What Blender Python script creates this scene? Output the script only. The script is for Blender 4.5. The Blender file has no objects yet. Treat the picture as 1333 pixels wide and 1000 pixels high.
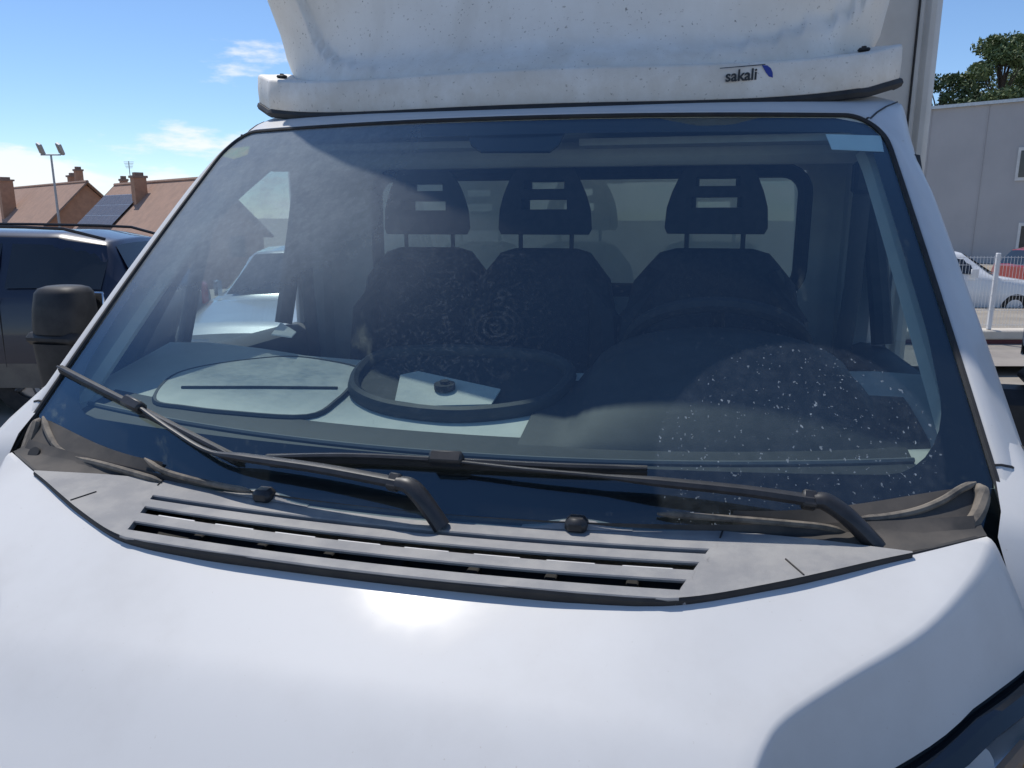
import bpy, math, random
import numpy as np
from mathutils import Vector, Matrix
random.seed(7); rng = np.random.default_rng(7)
R = math.radians
scn = bpy.context.scene
COL = scn.collection

# ------------------------------------------------------------------ camera
CAM = np.array([.434, 0., 1.80]); YAW = R(13.672); PITCH = R(12.328); FPX = 1001.
cam_d = bpy.data.cameras.new('camera'); cam = bpy.data.objects.new('camera', cam_d); COL.objects.link(cam)
cam.location = CAM; cam.rotation_euler = (R(90) - PITCH, 0, YAW)
cam_d.sensor_width = 36; cam_d.sensor_fit = 'HORIZONTAL'; cam_d.lens = 36 * FPX / 1333
cam_d.clip_start = .02; cam_d.clip_end = 4000
scn.camera = cam

# ------------------------------------------------------------------ light
SUN_AZ, SUN_EL = R(46), R(62)      # azimuth to the left of +Y
SUN = Vector((-math.sin(SUN_AZ) * math.cos(SUN_EL), math.cos(SUN_AZ) * math.cos(SUN_EL), math.sin(SUN_EL)))
sl = bpy.data.lights.new('sun', 'SUN'); sl.energy = 3.4; sl.angle = R(.53); sl.color = (1, .95, .88)
so = bpy.data.objects.new('sun', sl); COL.objects.link(so); so.rotation_euler = SUN.to_track_quat('Z', 'Y').to_euler()
so.location = (0, 0, 30)
w = bpy.data.worlds.new('World'); scn.world = w; w.use_nodes = True
nt = w.node_tree; N = nt.nodes; L = nt.links
bg = N['Background']; bg.inputs['Strength'].default_value = .12
sky = N.new('ShaderNodeTexSky'); sky.sky_type = 'NISHITA'; sky.sun_disc = False
sky.sun_elevation = SUN_EL; sky.sun_rotation = -SUN_AZ
sky.air_density = .95; sky.dust_density = 0; sky.ozone_density = 6.5; sky.altitude = 800
tc = N.new('ShaderNodeTexCoord')
def mathn(op, a, b=None, c=None, clamp=False):
    n = N.new('ShaderNodeMath'); n.operation = op; n.use_clamp = clamp
    for i, v in enumerate((a, b, c)):
        if v is None: continue
        if isinstance(v, (int, float)): n.inputs[i].default_value = v
        else: L.new(v, n.inputs[i])
    return n.outputs[0]
def smooth(v, a, b):
    n = N.new('ShaderNodeMapRange'); n.interpolation_type = 'SMOOTHSTEP'
    L.new(v, n.inputs['Value']); n.inputs['From Min'].default_value = a; n.inputs['From Max'].default_value = b
    return n.outputs[0]
mp = N.new('ShaderNodeMapping'); mp.inputs['Scale'].default_value = (3.2, 3.2, 11); mp.inputs['Location'].default_value = (1.3, .2, .9)
L.new(tc.outputs['Generated'], mp.inputs['Vector'])
nz = N.new('ShaderNodeTexNoise'); nz.inputs['Scale'].default_value = 1.5; nz.inputs['Detail'].default_value = 9; nz.inputs['Roughness'].default_value = .58
L.new(mp.outputs[0], nz.inputs['Vector'])
sx = N.new('ShaderNodeSeparateXYZ'); L.new(tc.outputs['Generated'], sx.inputs[0])
low = smooth(sx.outputs['Z'], .17, .03)
thr = mathn('MULTIPLY_ADD', low, -.25, .66)
cl = mathn('SUBTRACT', nz.outputs['Fac'], thr)
cm = mathn('MULTIPLY', smooth(cl, 0, .12), .85, clamp=True)
mx = N.new('ShaderNodeMixRGB'); L.new(cm, mx.inputs['Fac']); L.new(sky.outputs[0], mx.inputs[1]); mx.inputs[2].default_value = (7.2, 7.3, 7.5, 1)
L.new(mx.outputs[0], bg.inputs['Color'])
scn.view_settings.view_transform = 'Standard'; scn.view_settings.look = 'None'
scn.view_settings.exposure = .22; scn.view_settings.gamma = 1; scn.view_settings.use_curve_mapping = False
scn.cycles.transparent_max_bounces = 24; scn.cycles.max_bounces = 10

# ------------------------------------------------------------------ materials
MATS = {}
class NB:
    def __init__(s, name):
        s.m = bpy.data.materials.new(name); s.m.use_nodes = True; s.t = s.m.node_tree; s.N = s.t.nodes; s.L = s.t.links
        s.b = s.N['Principled BSDF']; s.out = s.N['Material Output']; s.tc = s.N.new('ShaderNodeTexCoord')
    def n(s, t, **k):
        x = s.N.new(t)
        for a, b in k.items(): setattr(x, a, b)
        return x
    def set(s, node, key, v):
        if hasattr(v, 'is_output'): s.L.new(v, node.inputs[key])
        else: node.inputs[key].default_value = v
    def math(s, op, a, b=0., clamp=False):
        x = s.n('ShaderNodeMath', operation=op, use_clamp=clamp); s.set(x, 0, a); s.set(x, 1, b); return x.outputs[0]
    def noise(s, scale, detail=4, rough=.55, vec=None, dist=0.):
        x = s.n('ShaderNodeTexNoise'); s.L.new(vec or s.tc.outputs['Object'], x.inputs['Vector'])
        x.inputs['Scale'].default_value = scale; x.inputs['Detail'].default_value = detail; x.inputs['Roughness'].default_value = rough
        x.inputs['Distortion'].default_value = dist
        return x.outputs['Fac']
    def mapr(s, v, a, b, lo=0., hi=1., smooth=True):
        x = s.n('ShaderNodeMapRange'); x.interpolation_type = 'SMOOTHSTEP' if smooth else 'LINEAR'
        s.set(x, 'Value', v); x.inputs['From Min'].default_value = a; x.inputs['From Max'].default_value = b
        x.inputs['To Min'].default_value = lo; x.inputs['To Max'].default_value = hi
        return x.outputs[0]
    def mix(s, fac, a, b):
        x = s.n('ShaderNodeMixRGB'); s.set(x, 'Fac', fac)
        for i, c in ((1, a), (2, b)):
            s.set(x, i, c if hasattr(c, 'is_output') else (*c, 1))
        return x.outputs[0]
    def mapping(s, scale=(1, 1, 1), loc=(0, 0, 0), src='Object'):
        x = s.n('ShaderNodeMapping'); x.inputs['Scale'].default_value = scale; x.inputs['Location'].default_value = loc
        s.L.new(s.tc.outputs[src], x.inputs['Vector']); return x.outputs[0]
    def bump(s, h, strength=.2, dist=.002):
        x = s.n('ShaderNodeBump'); s.L.new(h, x.inputs['Height']); x.inputs['Strength'].default_value = strength; x.inputs['Distance'].default_value = dist
        s.L.new(x.outputs[0], s.b.inputs['Normal'])
def mat(name, c1, c2=None, scale=6, rough=.5, metal=0., coat=0., bump=0., bscale=None, spec=.5, detail=5):
    b = NB(name)
    if c2 is None: c2 = tuple(v * .82 for v in c1)
    f = b.mapr(b.noise(scale, detail, .6), .32, .68)
    b.L.new(b.mix(f, c1, c2), b.b.inputs['Base Color'])
    b.b.inputs['Roughness'].default_value = rough; b.b.inputs['Metallic'].default_value = metal
    b.b.inputs['Coat Weight'].default_value = coat; b.b.inputs['Coat Roughness'].default_value = .06
    b.b.inputs['Specular IOR Level'].default_value = spec
    if bump: b.bump(b.noise(bscale or scale * 12, 6), bump)
    MATS[name] = b.m
    return b
# white paint with a faint dust film and small specks
b = NB('white_paint')
dust = b.mapr(b.noise(3.2, 7, .62), .38, .74); speck = b.mapr(b.noise(160, 2), .72, .80)
c = b.mix(dust, (.63, .63, .625), (.565, .56, .55)); c = b.mix(b.math('MULTIPLY', speck, .35), c, (.35, .30, .24))
b.L.new(c, b.b.inputs['Base Color']); b.b.inputs['Roughness'].default_value = .55; b.b.inputs['Specular IOR Level'].default_value = .25
b.b.inputs['Coat Weight'].default_value = .15; b.L.new(b.mapr(dust, 0, 1, .11, .22), b.b.inputs['Coat Roughness']); b.bump(b.noise(3.5, 3), .04, .004); MATS['white_paint'] = b.m
# grubby white plastic of the roof deflector: road film, bug specks
b = NB('deflector_white')
film = b.mapr(b.noise(5, 8, .65), .3, .7); streak = b.mapr(b.noise(9, 5, .6, b.mapping((1, 1, .25))), .45, .75)
sp = b.mapr(b.noise(120, 2, .5), .66, .74); sp2 = b.mapr(b.noise(70, 3, .5), .71, .75)
c = b.mix(film, (.86, .84, .79), (.77, .74, .68)); c = b.mix(b.math('MULTIPLY', streak, .4), c, (.60, .56, .49))
sz_ = b.n('ShaderNodeSeparateXYZ'); b.L.new(b.tc.outputs['Object'], sz_.inputs[0]); lowf = b.math('MULTIPLY', b.mapr(sz_.outputs['Z'], 2.34, 2.10), b.mapr(b.noise(12, 7, .7), .25, .7)); c = b.mix(b.math('MULTIPLY', lowf, .5), c, (.56, .49, .39))
c = b.mix(b.math('MULTIPLY', sp, .55), c, (.22, .18, .14)); c = b.mix(b.math('MULTIPLY', sp2, .7), c, (.10, .085, .07))
b.L.new(c, b.b.inputs['Base Color']); b.b.inputs['Roughness'].default_value = .55; b.bump(b.noise(30, 4), .05); MATS['deflector_white'] = b.m
mat('box_white', (.66, .65, .62), (.56, .55, .52), 4, .5)
mat('black_rubber', (.018, .018, .02), (.03, .029, .028), 30, .7)
mat('black_plastic', (.020, .021, .024), (.034, .034, .036), 22, .55, bump=.15, bscale=500, spec=.3)
mat('arm_black', (.018, .019, .022), (.032, .032, .035), 40, .45)
mat('cowl_grey', (.225, .226, .232), (.315, .308, .298), 14, .72, bump=.3, bscale=700, detail=8)
# rubber moulding with ochre dust caught on it
b = NB('dusty_rubber')
d = b.mapr(b.noise(22, 7, .65), .30, .62)
b.L.new(b.mix(d, (.06, .056, .052), (.21, .18, .145)), b.b.inputs['Base Color']); b.b.inputs['Roughness'].default_value = .8; MATS['dusty_rubber'] = b.m
mat('cowl_dark', (.035, .034, .034), (.085, .075, .066), 9, .8, detail=9)
mat('frit', (.008, .008, .01), (.012, .012, .014), 20, .25)
mat('dash_grey', (.60, .60, .545), (.66, .65, .585), 18, .62, bump=.25, bscale=420)
mat('dash_dark', (.028, .031, .033), (.042, .044, .046), 18, .6, bump=.2, bscale=420)
mat('trim_grey', (.42, .425, .42), (.48, .48, .47), 9, .65, bump=.2, bscale=300)
mat('trim_dark', (.13, .135, .14), (.16, .165, .165), 9, .65)
mat('headliner', (.42, .42, .41), (.46, .46, .45), 30, .9, bump=.3, bscale=600)
mat('seat_fabric', (.022, .022, .026), (.04, .038, .042), 60, .9, bump=.5, bscale=500)
mat('seat_dark', (.014, .014, .017), (.024, .024, .027), 40, .75)
mat('belt', (.03, .03, .032), None, 80, .6)
mat('chrome', (.75, .75, .76), (.6, .6, .62), 8, .15, metal=1)
mat('mirror_glass', (.8, .82, .84), (.75, .77, .79), 4, .03, metal=1)
mat('sticker', (.80, .84, .82), (.74, .78, .76), 20, .5)
mat('sticker_yellow', (.85, .55, .06), (.35, .62, .12), 28, .5)
mat('sunlit_trim', (.75, .75, .72), (.66, .66, .62), 10, .7)
mat('lettering_black', (.012, .012, .014), None, 8, .4)
mat('lettering_blue', (.01, .03, .28), None, 8, .35)
mat('asphalt', (.25, .22, .18), (.33, .295, .245), 1.6, .85, bump=.6, bscale=60, detail=9)
mat('pavement', (.30, .27, .235), (.24, .215, .19), 2.2, .85, bump=.3, bscale=40)
mat('tyre', (.015, .015, .016), (.03, .028, .026), 20, .8)
mat('rim', (.35, .35, .37), (.25, .25, .26), 10, .35, metal=.8)
mat('navy_paint', (.008, .013, .034), (.011, .017, .040), 3, .35, coat=.6)
mat('silver_paint', (.50, .53, .55), (.44, .46, .48), 3, .25, coat=.9, metal=.2)
mat('car_white', (.76, .76, .75), (.70, .70, .69), 3, .3, coat=.6)
mat('car_red', (.34, .02, .018), (.28, .018, .016), 3, .3, coat=.8)
mat('beige_sill', (.16, .145, .125), (.11, .10, .09), 5, .7)  # beige band low on the body
mat('car_glass', (.012, .016, .02), (.018, .022, .026), 2, .04, spec=.8)
mat('lamp_lens', (.6, .62, .64), (.5, .5, .52), 6, .08, spec=.8)
mat('amber', (.55, .22, .03), (.45, .18, .03), 30, .25)
mat('tail_red', (.35, .01, .01), None, 6, .2)
mat('brick', (.46, .26, .165), (.38, .21, .135), 3, .85)
mat('mortar_cap', (.30, .20, .15), (.24, .16, .12), 3, .8)
mat('solar_blue', (.09, .10, .14), (.12, .13, .17), 5, .6, spec=.25)
mat('alu', (.55, .56, .57), (.45, .46, .47), 8, .4, metal=.7)
mat('steel_post', (.42, .43, .44), (.35, .36, .37), 6, .55, metal=.4)
mat('white_post', (.72, .72, .72), (.64, .64, .64), 6, .5)
mat('cream_wall', (.60, .55, .47), (.52, .47, .40), 3, .85)
mat('oxblood', (.13, .03, .035), (.10, .025, .03), 4, .7)
mat('bark', (.10, .07, .05), (.06, .045, .035), 8, .9)
mat('leaf', (.085, .13, .045), (.14, .18, .07), .35, .6)
mat('leaf_dark', (.05, .085, .035), (.085, .125, .05), .35, .6)
mat('window_dark', (.03, .035, .04), (.05, .055, .06), 2, .1)
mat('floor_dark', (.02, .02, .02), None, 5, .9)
mat('sign_white', (.7, .7, .68), None, 4, .5)
# tiled roof
b = NB('roof_tile')
wv = b.n('ShaderNodeTexWave', wave_type='BANDS', bands_direction='X'); wv.inputs['Scale'].default_value = 2.2; wv.inputs['Distortion'].default_value = .4
b.L.new(b.tc.outputs['Object'], wv.inputs['Vector'])
c = b.mix(b.mapr(b.noise(1.4, 7, .7), .3, .7), (.44, .275, .20), (.34, .22, .165)); c = b.mix(b.math('MULTIPLY', wv.outputs['Fac'], .3), c, (.12, .07, .05))
b.L.new(c, b.b.inputs['Base Color']); b.b.inputs['Roughness'].default_value = .85; MATS['roof_tile'] = b.m
# ribbed grey metal cladding
b = NB('cladding')
wv = b.n('ShaderNodeTexWave', wave_type='BANDS', bands_direction='X'); wv.inputs['Scale'].default_value = 1.6
b.L.new(b.tc.outputs['Object'], wv.inputs['Vector'])
b.L.new(b.mix(b.mapr(b.noise(.5, 5), .35, .65), (.42, .41, .41), (.38, .372, .375)), b.b.inputs['Base Color']); b.b.inputs['Roughness'].default_value = .5
b.bump(wv.outputs['Fac'], .12, .02); MATS['cladding'] = b.m
def thin_glass(name, tint, rough=0., gain=1.6, dust=None, refl=(.96, .98, 1)):
    """single-sheet glass: tinted transmission, Fresnel reflection of both faces, optional dust film"""
    b = NB(name); b.N.remove(b.b)
    tr = b.n('ShaderNodeBsdfTransparent'); tr.inputs[0].default_value = (*tint, 1)
    gl = b.n('ShaderNodeBsdfGlossy'); gl.inputs['Color'].default_value = (*refl, 1); gl.inputs['Roughness'].default_value = rough
    ge = b.n('ShaderNodeNewGeometry'); dp = b.n('ShaderNodeVectorMath', operation='DOT_PRODUCT'); b.L.new(ge.outputs['Incoming'], dp.inputs[0]); b.L.new(ge.outputs['Normal'], dp.inputs[1])
    one = b.math('SUBTRACT', 1., b.math('ABSOLUTE', dp.outputs['Value'])); sch = b.math('ADD', b.math('MULTIPLY', b.math('POWER', one, 5.), .96), .04)
    ms = b.n('ShaderNodeMixShader'); b.L.new(b.math('MULTIPLY', sch, gain, True), ms.inputs[0])
    b.L.new(tr.outputs[0], ms.inputs[1]); b.L.new(gl.outputs[0], ms.inputs[2]); last = ms.outputs[0]
    if dust:
        fac = dust(b)
        df = b.n('ShaderNodeBsdfDiffuse'); df.inputs['Color'].default_value = (.53, .60, .65, 1)
        tl = b.n('ShaderNodeBsdfTranslucent'); tl.inputs['Color'].default_value = (.48, .54, .57, 1)
        dm = b.n('ShaderNodeMixShader'); dm.inputs[0].default_value = .45; b.L.new(df.outputs[0], dm.inputs[1]); b.L.new(tl.outputs[0], dm.inputs[2])
        m2 = b.n('ShaderNodeMixShader'); b.L.new(fac, m2.inputs[0]); b.L.new(last, m2.inputs[1]); b.L.new(dm.outputs[0], m2.inputs[2]); last = m2.outputs[0]
    b.L.new(last, b.out.inputs['Surface']); MATS[name] = b.m
def screen_dust(b):
    sep = b.n('ShaderNodeSeparateXYZ'); b.L.new(b.tc.outputs['Object'], sep.inputs[0])
    X, Z = sep.outputs['X'], sep.outputs['Z']
    Sx = b.math('SUBTRACT', X, .60); Sz = b.math('DIVIDE', b.math('SUBTRACT', Z, 1.425), .72)
    rr = b.math('SQRT', b.math('ADD', b.math('MULTIPLY', Sx, Sx), b.math('MULTIPLY', Sz, Sz)))
    arc = b.mapr(b.math('ADD', rr, b.math('MULTIPLY', b.noise(30, 3), .012)), .232, .222)
    fine = b.mapr(b.noise(7, 8, .7), .28, .75); grain = b.mapr(b.noise(55, 5, .7), .35, .8)
    sp = b.math('ADD', b.math('MULTIPLY', b.mapr(b.noise(150, 2, .5, b.mapping((1, 1, .6))), .655, .72), .6), b.mapr(b.noise(85, 2, .5, b.mapping((1, 1, .5))), .71, .75)); sp2 = b.mapr(b.noise(190, 1), .74, .80)
    left = b.math('MULTIPLY', b.mapr(X, .12, -.62), b.mapr(Z, 1.50, 1.80))  # dust thickened at upper left, also standing in for sunlight there
    strk = b.mapr(b.noise(11, 5, .6, b.mapping((1.6, 1, .35))), .35, .7)
    haze = b.math('MULTIPLY', b.math('ADD', b.math('MULTIPLY', left, .80), .014), b.math('ADD', b.math('ADD', b.math('MULTIPLY', fine, .14), b.math('MULTIPLY', grain, .20)), b.math('ADD', b.math('MULTIPLY', strk, .14), .66)))
    arcd = b.math('MULTIPLY', arc, b.math('ADD', b.math('MULTIPLY', grain, .06), .030))
    # greasy wiped rings left by a cloth
    Rx = b.math('SUBTRACT', X, .075); Rz = b.math('DIVIDE', b.math('SUBTRACT', Z, 1.60), .75)
    r2 = b.math('SQRT', b.math('ADD', b.math('MULTIPLY', Rx, Rx), b.math('MULTIPLY', Rz, Rz)))
    ring = b.mapr(b.math('SINE', b.math('MULTIPLY', b.math('ADD', r2, b.math('MULTIPLY', b.noise(14, 3), .035)), 480.)), -.1, 1)
    rmask = b.math('MULTIPLY', b.mapr(r2, .075, .01), b.mapr(b.noise(16, 4), .35, .62))
    rings = b.math('MULTIPLY', b.math('MULTIPLY', ring, rmask), .065)
    swm = b.mapr(b.math('SQRT', b.math('ADD', b.math('MULTIPLY', b.math('ADD', X, .02), b.math('ADD', X, .02)), b.math('MULTIPLY', b.math('SUBTRACT', Z, 1.62), b.math('SUBTRACT', Z, 1.62)))), .26, .05)
    swirl = b.math('MULTIPLY', b.math('MULTIPLY', b.mapr(b.noise(34, 6, .7, None, 3.5), .5, .66), swm), .085)
    specks = b.math('ADD', b.math('MULTIPLY', sp, b.math('ADD', b.math('MULTIPLY', arc, .95), .05)), b.math('MULTIPLY', sp2, b.math('ADD', b.math('MULTIPLY', left, .12), .05)))
    t = b.math('ADD', haze, arcd); t = b.math('ADD', t, rings); t = b.math('ADD', t, swirl); return b.math('ADD', t, specks, True)
thin_glass('windscreen_glass', (.77, .88, .87), 0., 2.5, screen_dust, (.66, .86, 1))
thin_glass('side_glass', (.80, .88, .87), 0., 1.4)
thin_glass('rear_glass', (.60, .70, .68), 0., 1.8)
thin_glass('lens_glass', (.92, .93, .93), .02, 1.4)

# ------------------------------------------------------------------ mesh helpers
def obj(name, V, F, m, parent=None, smooth=True, label=None):
    me = bpy.data.meshes.new(name); me.from_pydata([tuple(map(float, v)) for v in V], [], [tuple(map(int, f)) for f in F])
    me.materials.append(MATS[m]); me.validate(); me.update()
    if smooth:
        for p in me.polygons: p.use_smooth = True
        try: me.set_sharp_from_angle(angle=R(smooth if not isinstance(smooth, bool) else 40))
        except Exception: pass
    o = bpy.data.objects.new(name, me); COL.objects.link(o)
    if parent is not None:
        o.parent = parent; o.matrix_parent_inverse = parent_world(parent).inverted()
    if label: o['label'] = label
    return o
def parent_world(p):
    m = p.matrix_basis.copy()
    if p.parent is not None: m = parent_world(p.parent) @ p.matrix_parent_inverse @ m
    return m
def thing(name, label, cat, loc, group=None, rotz=0):
    o = bpy.data.objects.new(name, None); COL.objects.link(o); o.location = loc; o.rotation_euler = (0, 0, rotz); o.empty_display_size = .3
    o['label'] = label; o['category'] = cat
    if group: o['group'] = group
    return o
def tag(o, label=None, cat=None, group=None, kind=None):
    for k, v in (('label', label), ('category', cat), ('group', group), ('kind', kind)):
        if v: o[k] = v
    return o
class MB:
    def __init__(s): s.V = []; s.F = []
    def add(s, V, F):
        k = len(s.V); s.V += [tuple(map(float, v)) for v in V]; s.F += [tuple(i + k for i in f) for f in F]; return s
    def grid(s, P, flip=False, wrap=False):
        P = np.asarray(P, float); n, m = P.shape[:2]; F = []
        for i in range(n - 1):
            for j in range(m if wrap else m - 1):
                j2 = (j + 1) % m; q = (i * m + j, i * m + j2, (i + 1) * m + j2, (i + 1) * m + j); F.append(q[::-1] if flip else q)
        return s.add(P.reshape(-1, 3), F)
    def box(s, lo, hi, M=None):
        x0, y0, z0 = lo; x1, y1, z1 = hi
        V = np.array([(x0, y0, z0), (x1, y0, z0), (x1, y1, z0), (x0, y1, z0), (x0, y0, z1), (x1, y0, z1), (x1, y1, z1), (x0, y1, z1)])
        if M is not None: V = np.array([M @ Vector(v) for v in V])
        return s.add(V, [(0, 3, 2, 1), (4, 5, 6, 7), (0, 1, 5, 4), (1, 2, 6, 5), (2, 3, 7, 6), (3, 0, 4, 7)])
    def bbox(s, lo, hi, e=.01, M=None):
        """box with chamfered edges"""
        lo = np.array(lo, float); hi = np.array(hi, float); c = (lo + hi) / 2; h = (hi - lo) / 2; e = min(e, *(h * .9))
        V = []; idx = {}
        for sx in (-1, 1):
            for sy in (-1, 1):
                for sz in (-1, 1):
                    for ax in range(3):
                        p = h - e; p[ax] = h[ax]; v = c + p * (sx, sy, sz); idx[(sx, sy, sz, ax)] = len(V); V.append(v)
        F = []
        for ax in range(3):
            a, b_ = [k for k in range(3) if k != ax]
            for sg in (-1, 1):
                q = []
                for (u, v) in ((-1, -1), (1, -1), (1, 1), (-1, 1)):
                    k = [0, 0, 0]; k[ax] = sg; k[a] = u; k[b_] = v; q.append(idx[(*k, ax)])
                F.append(q)
            for sa in (-1, 1):
                for sb in (-1, 1):
                    q = []
                    for (sgn, which) in ((-1, a), (1, a), (1, b_), (-1, b_)):
                        k = [0, 0, 0]; k[ax] = sgn; k[a] = sa; k[b_] = sb; q.append(idx[(*k, which)])
                    F.append(q)
        for sx in (-1, 1):
            for sy in (-1, 1):
                for sz in (-1, 1): F.append([idx[(sx, sy, sz, k)] for k in range(3)])
        Vn = np.array(V); G = []
        for f in F:
            p = Vn[f]; n = np.cross(p[1] - p[0], p[2] - p[0])
            G.append(f if n @ (p.mean(0) - c) > 0 else f[::-1])
        if M is not None: Vn = np.array([M @ Vector(v) for v in Vn])
        return s.add(Vn, G)
    def tube(s, path, r, n=8, cap=True, closed=False, flat=1., upv=(0, 0, 1)):
        P = np.asarray(path, float); k = len(P); r = np.broadcast_to(np.asarray(r, float), (k,)); rows = []; upv = np.asarray(upv, float)
        for i in range(k):
            a = P[(i - 1) % k] if (i > 0 or closed) else P[i]; c = P[(i + 1) % k] if (i < k - 1 or closed) else P[i]
            t = c - a; t = t / (np.linalg.norm(t) + 1e-12)
            u = upv if abs(t @ upv) < .97 else np.array((0, 1, 0.))
            x = np.cross(t, u); x /= np.linalg.norm(x); y = np.cross(x, t)
            rows.append([P[i] + r[i] * (math.cos(q) * x + flat * math.sin(q) * y) for q in np.arange(n) * 2 * math.pi / n])
        if closed: rows.append(rows[0])
        b0 = len(s.V); s.grid(rows, wrap=True)
        if cap and not closed:
            s.F.append(tuple(range(b0, b0 + n))[::-1]); s.F.append(tuple(range(b0 + (k - 1) * n, b0 + k * n)))
        return s
    def prism(s, poly, d):
        """polygon (3-D points) extruded by the vector d"""
        P = np.asarray(poly, float); n = len(P); d = np.asarray(d, float)
        return s.add(np.concatenate([P, P + d]), [tuple(range(n))[::-1], tuple(range(n, 2 * n))] + [(i, (i + 1) % n, n + (i + 1) % n, n + i) for i in range(n)])
    def disc(s, c, ax, r, h, n=20):
        c = np.asarray(c, float); ax = np.asarray(ax, float) / np.linalg.norm(ax); u = np.cross(ax, (0, 0, 1) if abs(ax[2]) < .9 else (1, 0, 0)); u /= np.linalg.norm(u); v = np.cross(ax, u)
        return s.prism([c + r * (math.cos(a) * u + math.sin(a) * v) for a in np.arange(n) * 2 * math.pi / n], ax * h)
    def build(s, name, m, parent=None, smooth=True, label=None): return obj(name, s.V, s.F, m, parent, smooth, label)
def lerp(a, b, t): return np.asarray(a, float) * (1 - t) + np.asarray(b, float) * t
def cr(pts, n=8, closed=False):
    """Catmull-Rom through points"""
    P = np.asarray(pts, float); k = len(P); out = []
    for i in range(k if closed else k - 1):
        p0 = P[(i - 1) % k] if (closed or i > 0) else 2 * P[0] - P[1]; p1 = P[i]; p2 = P[(i + 1) % k]
        p3 = P[(i + 2) % k] if (closed or i < k - 2) else 2 * P[-1] - P[-2]
        for t in np.arange(n) / n: out.append(.5 * (2 * p1 + (p2 - p0) * t + (2 * p0 - 5 * p1 + 4 * p2 - p3) * t * t + (3 * p1 - p0 - 3 * p2 + p3) * t ** 3))
    if not closed: out.append(P[-1])
    return np.array(out)
def ip(t, xs, ys): return np.interp(t, xs, ys)
# camera ray helpers (a pixel gives a direction; the distance comes from the surface it touches)
fw = np.array([-math.sin(YAW) * math.cos(PITCH), math.cos(YAW) * math.cos(PITCH), -math.sin(PITCH)])
rt = np.array([math.cos(YAW), math.sin(YAW), 0]); up = np.cross(rt, fw)
def ray(u, v): d = fw + rt * (u - 666.5) / FPX - up * (v - 500) / FPX; return d / np.linalg.norm(d)
def hit(u, v, F, lo=.3, hi=4.):
    d = ray(u, v); t = np.linspace(lo, hi, 1500); P = CAM + d * t[:, None]; g = F(P[:, 0], P[:, 1], P[:, 2]); i = np.where(np.sign(g[1:]) != np.sign(g[:-1]))[0]
    if len(i) == 0: raise ValueError('miss %s' % ((u, v),))
    i = i[0]; a = g[i] / (g[i] - g[i + 1]); return P[i] + (P[i + 1] - P[i]) * a
def atx(u, v, x): d = ray(u, v); return CAM + d * (x - CAM[0]) / d[0]
def aty(u, v, y): d = ray(u, v); return CAM + d * (y - CAM[1]) / d[1]
def atz(u, v, z): d = ray(u, v); return CAM + d * (z - CAM[2]) / d[2]
def atd(u, v, dep): d = fw + rt * (u - 666.5) / FPX - up * (v - 500) / FPX; return CAM + d * dep

# ================================================================== SETTING
gx = np.concatenate([np.linspace(-900, -60, 12), np.linspace(-50, 50, 51), np.linspace(60, 900, 12)])
gy = np.concatenate([np.linspace(-300, -12, 6), np.linspace(-10, 110, 61), np.linspace(130, 1500, 14)])
def ground_z(x, y):
    # land falls away to the houses on the left and, a little, behind the low wall on the right
    d = -x * .70 + y * .72; s = np.clip((d - 18) / 32, 0, 1); s = s * s * (3 - 2 * s)
    rgt = np.clip((-x - 1) / 6, 0, 1)
    return -3.6 * s * rgt
MBg = MB(); MBg.grid([[(x, y, ground_z(x, y)) for x in gx] for y in gy]); g = MBg.build('ground', 'asphalt'); tag(g, kind='structure')

# ================================================================== TRUCK
truck = thing('box_truck', 'white box truck with roof deflector, three-seat cab and dusty raked windscreen', 'truck', (0, 3.2, 0))
T = truck
# ---- windscreen surface
def yw(x, z): return 1.10 + (z - 1.335) * 1.006 + (.146 + .095 * np.clip((z - 1.39) / .63, 0, 1)) * x * x - .02 * np.sin(np.clip((z - 1.3) / .73, 0, 1) * math.pi)
def wsn(x, z):
    e = 1e-3; gx_ = (yw(x + e, z) - yw(x - e, z)) / (2 * e); gz = (yw(x, z + e) - yw(x, z - e)) / (2 * e)
    n = np.array([gx_, -1, gz]); return n / np.linalg.norm(n)
def WP(x, z, off=0.): return np.array([x, yw(x, z), z]) + off * wsn(x, z)
WF = lambda x, y, z: y - yw(x, z)
def wpx(u, v, off=0.):
    p = hit(u, v, WF); return p + off * wsn(p[0], p[2])
ZB, ZT = 1.30, 2.014
def xe(z):      # half width of the glass
    base = .905 - .105 * np.clip((z - ZB) / (ZT - ZB), 0, 1)
    r = .075; d = np.clip(z - (ZT - r), 0, r); return base - (r - np.sqrt(np.maximum(r * r - d * d, 0)))
zs = np.concatenate([np.linspace(ZB, ZT - .078, 22), ZT - .075 + .075 * np.sin(np.linspace(.05, 1, 14) * math.pi / 2)])
ss = np.linspace(-1, 1, 49)
rows = [[WP(s * xe(z), z) for s in ss] for z in zs]
glass = MB().grid(rows).build('windscreen', 'windscreen_glass', T, label='raked windscreen, dusty, with sunlit haze painted in on the left, with an unswept dirty arc')
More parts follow.
